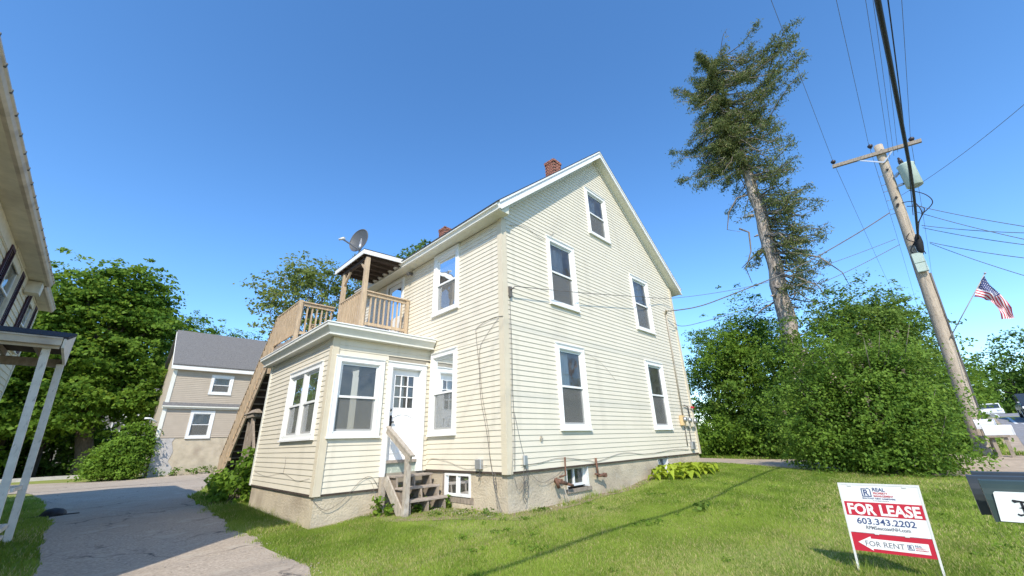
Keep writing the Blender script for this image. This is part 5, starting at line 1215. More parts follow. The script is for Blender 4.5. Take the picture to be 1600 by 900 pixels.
# far trees along the street
FT = [((70, -3.0), [(70, -1.5, 4.0, 3, 3.2, 4), (72, -4.0, 4.2, 2.6, 1.6, 3.4)], 9000, .32, M['leaf_maple'], 'roadside tree behind the utility pole where the street bends'),
      ((96, -10), [(96, -8, 6, 4, 3.5, 5), (96, -13, 8.6, 4, 4, 5.4), (98, -10, 3.8, 5, 4, 3)], 12000, .42, M['leaf_dark'], 'tall trees over the far end of the street below the flag'),
      ((92, -22), [(92, -19, 9, 5, 4, 7), (92, -26, 10, 5, 5, 8), (90, -19, 4, 4, 4, 4)], 12000, .42, M['leaf_maple'], 'tall green trees at the right edge beyond the parked dark car'),
      ((60, 3), [(60, 3, 3.6, 3, 3, 4.6), (58, 8, 4.6, 4, 4, 5.4)], 8000, .34, M['leaf_dark'], 'trees far behind the spruce and the bushes'),
      ((110, -4), [(110, 0, 5, 4, 8, 7), (110, -14, 5, 4, 8, 6)], 8000, .5, M['leaf_light'], 'hazy tree row closing the far end of the street')]
for i, (bs, bl, n, s, lf, lab) in enumerate(FT):
    tree('street_tree', bs, 8, bl, n, s, lf, lab, 'tree', group=None, trunk_r=.3, clump=.9, per=24, seed=110 + i, flat=.5, branches=6)
# distant woods closing the horizon
rsw = R2(130); bl = []
for i in range(150):
    a = math.radians(rsw.uniform(-25, 125)); d = rsw.uniform(150, 210); bl.append((math.cos(a) * d, math.sin(a) * d, rsw.uniform(2, 4.5), rsw.uniform(8, 14), rsw.uniform(8, 14), rsw.uniform(4.5, 8)))
pos, out, ct = crown_points(bl, 42000, rsw, 2.2, 20, .6, .7)
wd = face_soup('distant_woods', leaves_at(pos, 1.7, rsw, .5, out, .7), 4, M['leaf_maple'], np.clip(.4 * ct + .4 * rsw.rand(len(pos)), 0, 1)); tag(wd, 'far off woods closing the horizon beyond the houses', 'woods', kind='stuff')

# ---- hosta
hs = thing('hosta_plant', (11.9, 5.2, -1.1), 'bright yellow green hosta bed at the foot of the gable wall by the basement window', 'plant')
rsh = R2(140); co = []; tn = []; mi = 0; stem = MB()
leafmesh = []
for i in range(150):
    cx = rsh.uniform(10.9, 13.35); cy = rsh.uniform(4.85, 5.75); a = rsh.uniform(0, 6.28); L = rsh.uniform(.20, .34); zc = H(cx, cy); hh = rsh.uniform(.06, .30) * (1 - abs(cx - 12.1) / 2.2 * .5)
    d = np.array([math.cos(a), math.sin(a), 0]); s = np.array([-math.sin(a), math.cos(a), 0]); base = np.array([cx, cy, zc + hh]); t0 = rsh.rand() * .6 + .2
    prof = [(0, 0, 0), (.25, .32, .05), (.6, .36, .04), (1, 0, -.10)]
    for sg in (-1, 1):
        q_ = [base + d * L * u + s * sg * L * w + np.array([0, 0, z * 1.4 + .03 * w]) for u, w, z in prof]
        mid1 = base + d * L * .25 + np.array([0, 0, .04]); mid2 = base + d * L * .6 + np.array([0, 0, .035])
        for quad in ([q_[0], q_[1], mid1, q_[0]], [mid1, q_[1], q_[2], mid2], [mid2, q_[2], q_[3], mid2]):
            co += quad; tn.append(np.clip(t0 + rsh.randn() * .05, 0, 1))
# leaves as one joined mesh of blades (quads; the end ones fold to triangles)
co = np.array(co).reshape(-1, 4, 3); tri = MB()
for qd in co:
    ps = [tuple(p) for p in qd]; u = []
    for p in ps:
        if p not in u: u.append(p)
    tri.poly(u)
lo2 = tri.build('leaves', M['leaf_hosta'], hs, kind='stuff'); at_ = lo2.data.attributes.new('tone', 'FLOAT', 'FACE'); at_.data.foreach_set('value', np.array(tn, dtype=np.float32))
# weeds around the steps and wall foot
def weeds(name, spots, label, m, size=.07, n=90, seed=1, h=.12):
    r = R2(seed); P_ = []
    for x, y, rr, hh in spots:
        k = int(n * rr / .15); p = np.stack([x + r.randn(k) * rr * .5, y + r.randn(k) * rr * .5, np.zeros(k)], 1); p[:, 2] = height(p[:, 0], p[:, 1]) + r.rand(k) * hh + .01; P_.append(p)
    P_ = np.concatenate(P_); o = face_soup(name, leaves_at(P_, size, r, .8, None, .7), 4, m, np.clip(r.rand(len(P_)), 0, 1)); return tag(o, label, 'plant', kind='stuff' if len(spots) > 1 else None)
weeds('weed_plant', [(4.36, 8.35, .14, .34), (4.45, 8.1, .10, .2)], 'leafy green weed left of the wooden steps', M['leaf_shrub'], .10, 70, 3)
weeds('weed_plant', [(4.85, 8.1, .16, .2), (5.2, 8.2, .16, .3), (5.0, 7.9, .12, .12), (5.4, 8.25, .12, .2), (4.8, 8.45, .10, .55)], 'green weeds growing up between the open step treads', M['leaf_shrub'], .09, 60, 4)
weeds('weed_plant', [(5.62, 7.75, .09, .22)], 'small green weed at the right end of the lowest tread', M['leaf_shrub'], .09, 80, 5)
weeds('weed_plant', [(7.9, 3.3, .13, .14)], 'single broad leaved weed in the lawn before the gable wall', M['leaf_light'], .09, 40, 6)
weeds('weed_plant', [(5.2, 6.6, .25, .10), (5.35, 6.1, .16, .12), (5.0, 7.2, .2, .06), (6.3, 5.7, .2, .06)], 'scattered low weeds in the bare soil at the house corner', M['leaf_light'], .05, 40, 7)
rc = R2(171); spots = [(rc.uniform(2.6, 12.5), rc.uniform(-1, 5.6), rc.uniform(.04, .16), .03) for _ in range(70)]
weeds('clover', spots, 'small clover and plantain patches scattered through the lawn', M['leaf_shrub'], .032, 75, 172)
sp_ = [(x, 5.80 + rc.uniform(-.08, .06), .07, .12) for x in rc.uniform(5.8, 14.2, 26)] + [(rc.uniform(2.2, 2.5), y, .06, .08) for y in rc.uniform(6, 14, 24)] + [(5.93, .92, .05, .10), (5.94, .36, .05, .10)] * 2 + [(3.05, y, .07, .14) for y in rc.uniform(8.7, 13, 14)]
def tufts(spots, label):
    r = R2(181); B_ = []; T_ = []; S_ = []
    for x, y, rr, hh in spots:
        k = 34; px = x + r.randn(k) * rr; py = y + r.randn(k) * rr; z = height(px, py); h_ = hh * (.5 + r.rand(k)); a = r.rand(k) * 6.28; b = r.rand(k) * 6.28
        base = np.stack([px, py, z], 1); sd = np.stack([np.cos(a), np.sin(a), a * 0], 1) * .004; tip = base + np.stack([np.cos(b) * h_ * .5, np.sin(b) * h_ * .5, h_], 1); B_.append(np.stack([base - sd, base + sd, tip], 1))
    co = np.concatenate(B_).reshape(-1, 3); o = face_soup('grass_tufts', co, 3, M['grass'], r.rand(len(co) // 3)); tag(o, label, 'grass', kind='stuff')
tufts(sp_, 'longer uncut grass tufts along the foundation, drive edge and sign legs')
# pebbles and broken mortar at the wall foot
rsp = R2(8); pb = MB()
def pebble(mb, c, s, r):
    P_ = []
    for dz, k, rad in ((-.3, 6, .8), (.35, 6, .75)):
        for j in range(k): a = 6.28 * j / k; q = rad * r.uniform(.75, 1.1) * s; P_.append((c[0] + math.cos(a) * q, c[1] + math.sin(a) * q, c[2] + dz * s))
    b = len(mb.v); mb.v += P_ + [(c[0], c[1], c[2] + .6 * s)]
    for j in range(6): mb.f.append((b + j, b + (j + 1) % 6, b + 6 + (j + 1) % 6, b + 6 + j)); mb.f.append((b + 6 + j, b + 6 + (j + 1) % 6, b + 12)); mb.m += [0, 0]; mb.smooth += [False, False]
for i in range(260):
    w = rsp.rand()
    if w < .45: x = rsp.uniform(5.8, 14.5); y = 5.93 - abs(rsp.randn()) * .09
    elif w < .75: x = 5.6 - abs(rsp.randn()) * .25; y = rsp.uniform(5.9, 8.2)
    else: x = rsp.uniform(3.3, 4.6); y = 8.70 - abs(rsp.randn()) * .06
    pebble(pb, (x, y, H(x, y) + .005), rsp.uniform(.012, .045), rsp)
ex = EDGES['driveway']
gr = MB()
for i in range(420):
    y = rsp.uniform(5.5, 15) ; x = np.interp(y, ex[3], ex[2]) + rsp.randn() * .09 - .03 if rsp.rand() < .7 else rsp.uniform(.2, 2.2)
    pebble(gr, (x, y, H(x, y) + .014), rsp.uniform(.006, .018), rsp)
o = gr.build('grit', M['stone'], kind='stuff'); tag(o, 'loose grit and small stones along the driveway edge', 'gravel')
o = pb.build('rubble', M['stone'], kind='stuff'); tag(o, 'loose stones and mortar crumbs along the foot of the foundation', 'rubble')
rk = MB()
for i in range(60):
    x = rsp.uniform(3.2, 9.4); y = rsp.uniform(36.6, 36.95); pebble(rk, (x, y, H(x, y) + .03), rsp.uniform(.08, .22), rsp)
o = rk.build('rubble', M['stone'], kind='stuff'); tag(o, 'row of stones edging the beige house foundation by the lane', 'rubble')
rk = MB(); pebble(rk, (19.4, -.80, -.72), .28, rsp); o = rk.build('boulder', M['stone'], origin=(19.4, -.8, -.8)); tag(o, 'small tan boulder at the foot of the utility pole', 'rock')

# ------------------------------------------------------------------ utility pole
up = thing('utility_pole', (20, -.84, -.85), 'leaning wooden utility pole with a crossarm and pale green transformer', 'utility pole')
pb_, pt_ = Vector((20, -.84, -1.0)), Vector((20, -1.60, 10.85))
def pz(z): return pb_.lerp(pt_, (z - pb_.z) / (pt_.z - pb_.z))
mb = MB(); zz = np.linspace(-1.0, 10.85, 26); mb.tube([pz(z) for z in zz], [.215 - .006 * (z + 1) + .004 * math.sin(z * 5) for z in zz], 14); mb.build('pole', M['pole'], up)
ca, cb = Vector((19.82, -.05, 10.62)), Vector((19.82, -2.72, 10.28))
mb = MB(); mb.beam(ca, cb, .11, .14); mb.build('crossarm', M['oldwood'], up)
for s, t in ((.30, .27), (.70, .73)):
    mb = MB(); mb.beam(ca.lerp(cb, s) + Vector((-.02, 0, -.05)), pz(9.95) + Vector((-.19, 0, 0)), .02, .05); mb.build('brace', M['metal'], up)
for p in (ca + Vector((0, -.08, .07)), pz(10.85) + Vector((0, .22, -.02)), cb + Vector((0, .22, .07))):
    mb = MB(); mb.tube([p, p + Vector((0, 0, .08))], .02, 6); mb.tube([p + Vector((0, 0, .07)), p + Vector((0, 0, .12)), p + Vector((0, 0, .17)), p + Vector((0, 0, .22))], [.06, .09, .09, .04], 10); mb.build('insulator', M['insul'], up)
tx = Vector((19.75, -2.03, 9.02))
mb = MB(); mb.tube([tx + Vector((0, 0, -.50)), tx + Vector((0, 0, -.48)), tx + Vector((0, 0, .42)), tx + Vector((0, 0, .46)), tx + Vector((0, 0, .52))], [.21, .24, .24, .26, .17], 20); tr_ = mb.build('transformer', M['xfmr'], up)
mb = MB()
for dx in (-.1, .12): mb.tube([tx + Vector((dx, .05, .55)), tx + Vector((dx, .08, .68)), tx + Vector((dx, .10, .82))], [.05, .06, .03], 8)
mb.build('bushing', M['insul'], tr_)
mb = MB(); mb.beam(pz(9.2) + Vector((-.15, -.15, 0)), tx + Vector((0, .25, .25)), .08, .08); mb.beam(pz(8.8) + Vector((-.15, -.15, 0)), tx + Vector((0, .25, -.25)), .08, .08); mb.build('bracket', M['metal'], tr_)
mb = MB(); p = pz(5.6) + Vector((-.27, -.02, 0)); mb.beam(p + Vector((0, 0, -.36)), p + Vector((0, -.02, .36)), .30, .12, up=(1, 0, 0)); mb.box(p.x - .08, p.x - .06, p.y - .16, p.y + .16, p.z - .02, p.z + .0); mb.build('meter_cabinet', M['xfmr'], up, bevel=.01)
mb = MB(); p = pz(6.1) + Vector((-.26, -.12, 0)); mb.box(p.x - .05, p.x + .05, p.y - .08, p.y + .08, p.z - .12, p.z + .12); mb.build('service_box', M['metal'], up)
mb = MB()
for i, z in enumerate((10.5, 9.6, 8.35, 8.05, 8.0)): p = pz(z) + Vector((-.17, .02 * i - .04, 0)); mb.tube([p, p + Vector((-.03, 0, 0))], .045, 8)
mb.build('bolt_holes', M['black'], up, kind='stuff')
mb = MB()
for z in (9.5, 9.1, 8.8, 8.4, 8.0, 7.8): p = pz(z); mb.tube([p + Vector((0, .15, 0)), p + Vector((0, .28, 0))], .012, 5)
mb.build('climbing_pegs', M['metal'], up, kind='stuff')
mb = MB(); zz = np.linspace(-.9, 5.2, 8); mb.tube([pz(z) + Vector((-.06, -.20, 0)) for z in zz], .03, 6); mb.build('riser_conduit', M['cable'], up)
for i, (a, b, c, d) in enumerate([((-.1, -.1, 8.1), (-.3, -.4, 7.9), (-.3, -.5, 7.4), (-.1, -.3, 7.1)), ((-.1, -.2, 7.9), (-.2, -.6, 7.6), (-.2, -.35, 7.1), (-.1, -.2, 6.5)), ((-.1, -.1, 6.9), (-.25, .1, 6.6), (-.25, -.15, 6.3), (-.15, -.25, 5.9)),
                                    ((-.1, -.4, 8.5), (-.2, -.75, 8.1), (-.2, -.85, 7.7), (-.15, -.5, 7.4)), ((-.15, .0, 6.3), (-.3, -.2, 6.55), (-.3, .1, 6.1), (-.2, -.1, 5.9))]):
    cable('jumper_wire', [pz(p[2]) + Vector((p[0], p[1], 0)) for p in (a, b, c, d)], .016, M['black'], up)

# ------------------------------------------------------------------ overhead wires
def wire(a, b, sag, r_, label, m=None, group='overhead power and phone wires', n=40, cat='wire', name='overhead_wire'):
    a = Vector(a); b = Vector(b); mb = MB(); P_ = []
    for i in range(n + 1): t = i / n; p = a.lerp(b, t); p.z -= sag * 4 * t * (1 - t); P_.append(p)
    mid = a
    mb.tube(P_, r_ * .72, 6); o = mb.build(name, m or M['cable'], None, origin=a); return tag(o, label, cat, group)
for y, z, lab in ((-.13, 10.92, 'leftmost thin power line meeting the left end of the crossarm'), (-1.36, 11.05, 'thin power line meeting the insulator by the pole top'), (-2.50, 10.60, 'thin power line meeting the right end of the crossarm')):
    wire((19.82, y, z), (-22, y, z + .4), .55, .009, lab + ', running overhead', group=None)
    wire((19.82, y, z), (75, y - 1.2, z + 1.8), .9, .010, lab + ', continuing down the street', group=None)
for y, z, k in ((-1.72, 9.95, 'left'), (-1.86, 10.02, 'middle'), (-2.0, 10.1, 'right')):
    wire((19.7, y, z), (-22, y + .02, z + .5), .6, .008, k + ' wire of the three close set lines above the transformer', group=None)
cable('overhead_cable', [(19.75, -1.38, 5.5), (19.7, -1.42, 5.95), (19.4, -1.50, 6.45), (13.69, -1.37, 5.96), (8.6, -1.16, 5.47), (5.84, -1.03, 5.18), (2, -.86, 4.85), (-14, -.2, 5.6)], .034, M['black'], None,
      'thick black communications cable sweeping down across the sky to the pole', None, k=8, sub=10)
mb = MB(); mb.tube([(19.55, -1.52, 6.62), (19.6, -1.50, 6.5), (19.66, -1.47, 6.3), (19.7, -1.44, 6.05), (19.74, -1.42, 5.85)], [.04, .09, .12, .10, .04], 10); o = mb.build('splice_case', M['black'], None, origin=(19.6, -1.5, 6.3)); tag(o, 'black splice case where the thick cable reaches the pole', 'splice case')
cable('overhead_cable', [(19.4, -1.62, 7.3), (13.6, -1.60, 7.2), (6, -1.5, 7.0), (-14, -1.3, 7.2)], .012, M['black'], None, 'thin strand running beside the thick black cable', None, k=6, sub=8)
# service drops to the house
cable('service_drop', [(5.9, 5.78, 3.28), (8.5, 5.74, 3.74), (11.5, 5.70, 4.33), (14.76, 5.62, 5.02), (16, 3.43, 5.13), (18, 1.18, 5.84), (19.9, -.95, 6.75)], .009, M['cable'], None, 'service cable crossing the gable wall from its near corner to the pole', None, k=6, sub=8)
cable('service_drop', [(14.05, 5.76, 4.36), (15.0, 5.1, 4.55), (16, 4.34, 4.95), (17.5, 2.1, 5.85), (19.0, .2, 7.0), (19.9, -1.1, 7.85)], .020, M['cable'], None, 'twisted service cable from the weatherhead at the right of the gable to the pole', None, k=6, sub=8)
cable('service_drop', [(14.3, 5.76, 3.95), (15.5, 5.6, 4.05), (16.8, 3.2, 4.6), (18.3, 1.0, 5.4), (19.9, -1.0, 6.5)], .011, M['cable'], None, 'lowest thin phone line from the right of the gable to the pole', None, k=6, sub=8)
for i, (z0, y1, z1, lab) in enumerate([(7.9, -2.04, 3.34, 'topmost'), (7.6, -1.97, 3.12, 'second'), (7.0, -2.01, 3.26, 'third'), (6.9, -1.95, 3.05, 'fourth'), (6.3, -1.88, 2.84, 'fifth'), (6.25, -1.78, 2.53, 'lowest')]):
    a = Vector((19.9, -1.75, z0)); b = Vector((10, y1, z1)) * 1.75
    wire(a, b + (b - a) * 3.0, .9, .014, lab + ' of the wires leaving the pole towards the right edge', group=None)
wire((19.9, -1.6, 8.4), (14, -6, 8.8), .3, .01, 'short slack wire leaving the pole to the upper right', group=None)

# ------------------------------------------------------------------ flag on the pole
fl = thing('flag', (19.8, -1.2, 2.84), 'stars and stripes flag on a slanted staff fixed to the utility pole', 'flag')
s0, s1 = Vector((19.8, -1.19, 2.80)), Vector((19.5, -2.56, 4.66))
mb = MB(); mb.tube([s0, s1], .014, 8); mb.tube([s1, s1 + Vector((0, -.02, .04))], .028, 8); mb.build('staff', M['cable_light'], fl)
mb = MB(); mb.tube([pz(2.75) + Vector((0, -.2, 0)), s0 + (s1 - s0) * .08], .03, 8); mb.build('staff_bracket', M['metal'], fl)
Ht, Hb = Vector((19.5, -2.53, 4.60)), Vector((19.52, -2.08, 3.97))
def cloth(u, v):
    """u along the fly 0..1, v from the top of the hoist 0..1"""
    top = [Ht, Vector((19.5, -2.62, 4.15)), Vector((19.5, -2.66, 3.75)), Vector((19.45, -2.74, 3.42)), Vector((19.4, -2.70, 3.10))]
    bot = [Hb, Vector((19.5, -2.30, 3.88)), Vector((19.5, -2.42, 3.78)), Vector((19.45, -2.44, 3.45)), Vector((19.4, -2.42, 3.10))]
    k = u * 4; i = min(int(k), 3); t = k - i
    a = top[i].lerp(top[i + 1], t); b = bot[i].lerp(bot[i + 1], t); p = a.lerp(b, v)
    p.x += .07 * math.sin(u * 7 + v * 5) + .05 * math.sin(u * 13 - v * 9); p.y += .03 * math.sin(u * 9 + v * 4); return p
mb = MB(); NU, NV = 40, 26
for i in range(NU):
    for j in range(NV):
        u0, u1, v0, v1 = i / NU, (i + 1) / NU, j / NV, (j + 1) / NV
        st_i = int((j + .5) / 2); mi_ = 2 if (u0 < .4 and st_i < 7) else (0 if st_i % 2 == 0 else 1)
        mb.poly([cloth(u0, v0), cloth(u1, v0), cloth(u1, v1), cloth(u0, v1)], mi_, True)
cl = mb.build('cloth', [M['flag_red'], M['flag_white'], M['flag_blue']], fl)
mb = MB()
for r_ in range(9):
    for c_ in range(6 if r_ % 2 == 0 else 5):
        u = (.033 + (c_ + (.5 if r_ % 2 else 0)) * .066); v = (.5 + r_) / 9 * .53
        p = cloth(u, v); du = (cloth(u + .01, v) - p).normalized(); dv = (cloth(u, v + .01) - p).normalized(); nn = du.cross(dv).normalized()
        if nn.x > 0: nn = -nn
        for sgn in (1, -1): mb.poly([p + nn * .006 * sgn + (du * math.sin(a * math.pi / 5) + dv * -math.cos(a * math.pi / 5)) * (.019 if a % 2 == 0 else .008) for a in range(10)])
mb.build('stars', M['flag_white'], cl, kind='stuff')

# ------------------------------------------------------------------ mailboxes
def mailbox(name, x, y, z, w, h, L, m, label, group, plate=False, parent=None):
    t = thing(name, (x, y, z), label, 'mailbox', group)
    prof = [(-w / 2, 0), (w / 2, 0), (w / 2, h * .52)] + [(w / 2 * math.cos(a), h * .52 + h * .48 * math.sin(a)) for a in [math.pi * k / 10 for k in range(1, 10)]] + [(-w / 2, h * .52)]
    F = Frame((x, y, z), (1, 0, 0), (0, -1, 0)); mb = MB(); mb.fprism(F, prof, 0, L); b = mb.build('body', m, t)
    for f in b.data.polygons[2:]: f.use_smooth = False
    mb = MB(); mb.fprism(F, [(u * 1.05, v * 1.03 - .003) for u, v in prof], L, L + .025); mb.build('door', m, t)
    mb = MB(); mb.fprism(F, [(u * 1.04, v * 1.02 - .002) for u, v in prof], -.012, .0); mb.build('rear_rim', m, t)
    return t, F
mg = None
t1, F1 = mailbox('mailbox', 4.02, -.107, -.53, .20, .22, .52, M['mbgreen'], 'nearest green black mailbox with a white side plate bearing a black letter', mg)
mb = MB(); zp = -.52
xs_ = 4.02 - .1 - .006
SP = Frame((4.02 - .102, -.135, -.522), (0, -1, 0), (-1, 0, 0))
mb.fprism(SP, [(-.018, -.003), (.43, -.003), (.43, .155), (.006, .155), (-.002, .147)], 0, .006); pl = mb.build('side_plate', M['mbplate'], t1)
# black-letter F
def strokes(mb, F, polys, n0, n1, mi=0):
    for p in polys: mb.fprism(F, p, n0, n1, mi)
mb = MB(); q = SP
fx, fy = .062, .036; S = .078
def g(pts): return [(fx + a * S, fy + b * S) for a, b in pts]
strokes(mb, q, [g([(.30, .08), (.42, .0), (.48, .12), (.46, .85), (.34, .95), (.32, .8)]), g([(.55, .05), (.60, .0), (.62, .75), (.56, .85)]),
                g([(-.05, .92), (.05, .80), (.30, .86), (.62, .80), (.95, .98), (.90, 1.04), (.6, .92), (.25, .98), (.0, 1.02)]),
                g([(.16, .48), (.34, .42), (.75, .44), (.92, .58), (.84, .60), (.70, .52), (.32, .52)]), g([(-.05, .0), (.10, -.08), (.35, .02), (.55, -.05), (.62, .03), (.40, .12), (.12, .04), (.0, .1)]),
                g([(.80, .3), (.9, .42), (.86, .46), (.76, .34)]), g([(.66, .82), (.8, .72), (.86, .82), (.76, .9)])], .0065, .0085)
mb.build('lettering', M['print_black'], pl)
mailbox('mailbox', 4.28, -.064, -.53, .20, .225, .52, M['mbdark'], 'dark mailbox in the middle of the row, behind the white plated one', mg)
mailbox('mailbox', 4.56, -.10, -.525, .20, .225, .52, M['mbdark'], 'rearmost dark mailbox of the near row, only its top showing', mg)
ms = thing('mailbox_stand', (4.3, -.4, -1.45), 'dark post and shelf carrying the near row of mailboxes', 'mailbox stand')
mb = MB(); mb.box(3.93, 4.70, -.60, -.34, -.575, -.535); mb.build('shelf', M['darkwood'], ms)
mb = MB(); mb.box(4.03, 4.12, -.44, -.35, -1.6, -.576); mb.build('post', M['darkwood'], ms); mb = MB(); mb.box(4.50, 4.59, -.44, -.35, -1.6, -.576); mb.build('post', M['darkwood'], ms)
# the far pair by the pole
M['mbwhite'] = mat('mailbox_white', (0.66, 0.66, 0.67), .4, .05)
mailbox('mailbox', 18.9, -.99, -.26, .26, .28, .55, M['mbwhite'], 'white mailbox beside the foot of the utility pole, nearer of the pair', None)
mailbox('mailbox', 19.35, -.90, -.08, .26, .28, .40, M['mbwhite'], 'second white mailbox raised behind the first by the pole', None)
ms = thing('mailbox_stand', (19, -1.2, -.85), 'wooden stand under the two white mailboxes by the pole', 'mailbox stand')
mb = MB(); mb.box(18.75, 19.5, -1.45, -.95, -.32, -.265); mb.build('shelf', M['oldwood'], ms)
for x, y in ((18.9, -1.1), (18.85, -1.35), (19.4, -1.1)): mb = MB(); mb.box(x - .04, x + .04, y - .04, y + .04, -1.1, -.321); mb.build('post', M['oldwood'], ms)
mb = MB(); mb.box(19.25, 19.45, -1.2, -.95, -.264, -.085); mb.build('riser', M['oldwood'], ms)

# ------------------------------------------------------------------ lease sign
sg = thing('lease_sign', (5.93, .63, -1.35), 'white and red for lease sign on a thin metal frame stuck in the lawn', 'sign')
# u runs to the viewer's right, wall leans slightly with the frame
SGF = Frame((5.93, .91, 0), (0.02, -1, 0), (-1, -.02, 0))
def lean(z): return (-.54 - z) * -.035                   # the whole sign leans a touch
class LeanFrame(Frame):
    def p(s, u, v, n=0.0): return s.o + s.u * (u - (-.54 - v) * .055) + s.z * v + s.n * n
LFm = LeanFrame(SGF.o, SGF.u, SGF.n)
mb = MB()
for u in (-.012, .622): mb.fbox(LFm, u - .009, u + .009, -1.42, -.53, -.012, .006)
mb.fbox(LFm, -.003, .613, -.548, -.53, -.012, .006); mb.fbox(LFm, -.003, .613, -1.012, -.998, -.012, -.004)
mb.build('frame', M['signframe'], sg)
mb = MB(); mb.fbox(LFm, -.003, .613, -.995, -.549, -.003, .003); p1 = mb.build('main_panel', M['print_white'], sg)
mb = MB(); mb.fbox(LFm, .0, .610, -.838, -.708, .0034, .0042); mb.build('red_band', M['print_red'], p1)
mb = MB(); mb.fbox(LFm, -.003, .613, -1.165, -1.000, -.003, .003); p2 = mb.build('rider_panel', M['print_red'], sg)
mb = MB(); mb.fprism(LFm, [(.04, -1.085), (.15, -1.025), (.15, -1.045), (.575, -1.045), (.575, -1.135), (.15, -1.135), (.15, -1.152)], .0034, .0042); mb.build('arrow', M['print_white'], p2)
def text(body, F, u, v, size, m, parent, width=None, bold=0.0, n=.0050, name='lettering'):
    c = bpy.data.curves.new('t', 'FONT'); c.body = body; c.size = size; c.offset = bold; c.extrude = 0; c.resolution_u = 3
    o = bpy.data.objects.new('t', c); COL.objects.link(o); dg = bpy.context.evaluated_depsgraph_get(); me = o.evaluated_get(dg).to_mesh()
    V_ = [tuple(x.co) for x in me.vertices]; Fc = [tuple(f.vertices) for f in me.polygons]; o.evaluated_get(dg).to_mesh_clear()
    bpy.data.objects.remove(o); bpy.data.curves.remove(c)
    if not V_: return
    x0 = min(a[0] for a in V_); x1 = max(a[0] for a in V_); sc = (width / (x1 - x0)) if width else 1.0
    mb = MB(); mb.v = [tuple(F.p(u + (a - x0) * sc, v + b, n)) for a, b, _ in V_]; mb.f = Fc; mb.m = [0] * len(Fc); mb.smooth = [False] * len(Fc)
    return mb.build(name, m, parent)
text('FOR LEASE', LFm, .022, -.822, .135, M['print_white'], p1, .566, .0045, .0056)
text('603.343.2202', LFm, .072, -.912, .078, M['print_navy'], p1, .455, .0012)
text('RPMSeacoastNH.com', LFm, .135, -.958, .044, M['print_grey'], p1, .34, .0008)
text('REAL', LFm, .262, -.600, .046, M['print_navy'], p1, .10, .0012)
text('PROPERTY', LFm, .262, -.628, .026, M['print_red'], p1, .115, .0006)
text('MANAGEMENT', LFm, .262, -.654, .026, M['print_red'], p1, .155, .0006)
text('SEACOAST NEW HAMPSHIRE', LFm, .165, -.676, .020, M['print_navy'], p1, .262, .0004)
text('COMPANY', LFm, .245, -.694, .012, M['print_grey'], p1, .13, .0002)
def logo(F, u, v, s, parent, n=.0046):
    mb = MB()
    for (a, b, c, d) in ((0, .1, 0, 1), (.9, 1, 0, .9), (.1, .9, 0, .1), (.1, .5, .9, 1)): mb.fbox(F, u + a * s, u + b * s, v + c * s, v + d * s, n, n + .0006)
    mb.fprism(F, [(u + .45 * s, v + .9 * s), (u + .72 * s, v + 1.12 * s), (u + 1.0 * s, v + .9 * s), (u + .95 * s, v + .84 * s), (u + .72 * s, v + 1.02 * s), (u + .52 * s, v + .86 * s)], n, n + .0007)
    mb.build('logo', M['print_navy'], parent)
    text('R', F, u + .22 * s, v + .17 * s, s * .95, M['print_navy'], parent, s * .55, .0012, n + .001)
logo(LFm, .168, -.655, .078, p1)
text('FOR RENT', LFm, .098, -1.112, .066, M['print_grey'], p2, .300, .0004)
logo(LFm, .418, -1.112, .046, p2)
text('REAL', LFm, .475, -1.080, .024, M['print_navy'], p2, .05, .0005)
text('PROPERTY', LFm, .475, -1.096, .016, M['print_red'], p2, .07, .0003); text('MANAGEMENT', LFm, .475, -1.112, .016, M['print_red'], p2, .09, .0003)
mb = MB()
for u, v in ((.06, -.556), (.5, -.556), (.19, -.997), (.42, -.997)): mb.fbox(LFm, u, u + .035, v - .006, v + .006, -.013, .009)
mb.build('clip', M['signframe'], sg)

# ------------------------------------------------------------------ things on the drive and street
mb = MB(); rsb = R2(33)
pts = []
N = 14
for i in range(5):
    for j in range(N): a = 6.28 * j / N; r = (1 - (i / 5) ** 2) ** .5 * (1 + rsb.uniform(-.15, .15)); pts.append((-.40 + math.cos(a) * .26 * r, 17.1 + math.sin(a) * .36 * r, H(-.4, 17.1) + .01 + .20 * i / 5))
b0 = len(mb.v); mb.v += pts + [(-.40, 17.15, H(-.4, 17.1) + .2)]
for i in range(4):
    for j in range(N): mb.f.append((i * N + j, i * N + (j + 1) % N, (i + 1) * N + (j + 1) % N, (i + 1) * N + j)); mb.m.append(0); mb.smooth.append(True)
for j in range(N): mb.f.append((4 * N + j, 4 * N + (j + 1) % N, 5 * N)); mb.m.append(0); mb.smooth.append(True)
mb.box(-.85, .1, 16.98, 17.02, H(-.4, 17) + .01, H(-.4, 17) + .04)
o = mb.build('bag', M['black'], None, origin=(-.4, 17.1, -1.5)); tag(o, 'small crumpled black bag lying on the driveway edge by the left lawn', 'bag')

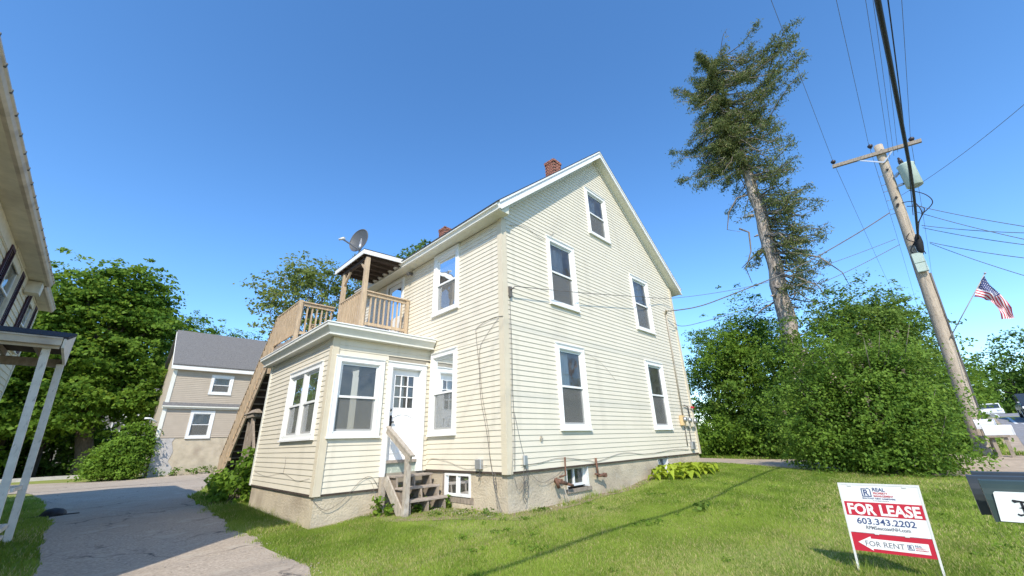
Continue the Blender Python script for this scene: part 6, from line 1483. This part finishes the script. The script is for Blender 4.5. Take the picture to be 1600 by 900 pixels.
def car(name, loc, rz, body, label, suv=False):
    t = thing(name, loc, label, 'car'); t.rotation_euler = (0, 0, 0)
    L, Wd = (4.7, 1.85); hgt = 1.72 if suv else 1.40; R = Matrix.Rotation(rz, 4, 'Z'); T = Matrix.Translation(loc)
    def tf(mb_): mb_.v = [tuple(T @ R @ Vector(p)) for p in mb_.v]; return mb_
    prof = ([(-2.3, .35), (2.3, .35), (2.34, .75), (2.2, .98), (1.2, 1.08), (-2.25, 1.08), (-2.36, .8)] if suv else [(-2.3, .30), (2.3, .30), (2.34, .62), (2.1, .80), (1.1, .90), (-1.6, .95), (-2.28, .86), (-2.36, .6)])
    F = Frame((0, 0, 0), (1, 0, 0), (0, 1, 0)); mb = MB(); mb.fprism(F, prof, -Wd / 2, Wd / 2); tf(mb).build('body', body, t, bevel=.08)
    cab = ([(1.15, 1.06), (.45, hgt), (-2.0, hgt), (-2.25, 1.06)] if suv else [(1.0, .88), (.3, hgt - .05), (-1.0, hgt - .05), (-1.75, .92)])
    mb = MB(); mb.fprism(F, [(a, b - .03) if i in (1, 2) else (a, b) for i, (a, b) in enumerate(cab)], -Wd / 2 + .12, Wd / 2 - .12); tf(mb).build('windows', M['carglass'], t)
    mb = MB(); mb.fprism(F, [(cab[1][0], hgt - .09), (cab[1][0] - .05, hgt), (cab[2][0] + .05, hgt), (cab[2][0], hgt - .09)], -Wd / 2 + .11, Wd / 2 - .11)
    for s in (-1, 1):
        y = s * (Wd / 2 - .13)
        for (a, b) in ((cab[0], cab[1]), (cab[3], cab[2]), ((cab[1][0] * .3 + cab[2][0] * .7, .95), (cab[1][0] * .3 + cab[2][0] * .7, hgt - .05))): mb.beam((a[0], y, a[1]), (b[0], y, b[1] - .02), .07, .07)
    tf(mb).build('cabin', body, t)
    for x in (-1.4, 1.42):
        for s in (-1, 1):
            mb = MB(); y = s * (Wd / 2 - .08); mb.tube([(x, y - .11, .34), (x, y + .11, .34)], .34, 16); w_ = tf(mb).build('wheel', M['black'], t)
            mb = MB(); mb.tube([(x, y - .12, .34), (x, y + .12, .34)], .20, 12); tf(mb).build('rim', M['metal'], w_)
    for x, m_, nm in ((2.33, M['print_white'], 'headlight'), (-2.34, M['print_red'], 'tail_light')):
        for s in (-1, 1): mb = MB(); mb.box(x - .05, x + .03, s * .72 - .17, s * .72 + .17, .68, .82); tf(mb).build(nm, m_, t)
    return t
M['carglass'] = mat('car_glass', (0.03, 0.04, 0.05), .08, .1, spec=.8)
M['carwhite'] = mat('car_white', (.70, .71, .72), .25, .02, spec=.6); M['cardark'] = mat('car_dark', (.03, .035, .045), .25, .05, spec=.6)
car('parked_car', (66, -4.5, H(66, -4.5) - .1), math.radians(176), M['carwhite'], 'distant white car on the left side of the street behind the pole')
car('parked_car', (46, -5.45, H(46, -5.45)), math.radians(178), M['cardark'], 'dark vehicle cut off by the right edge on the street', suv=True)
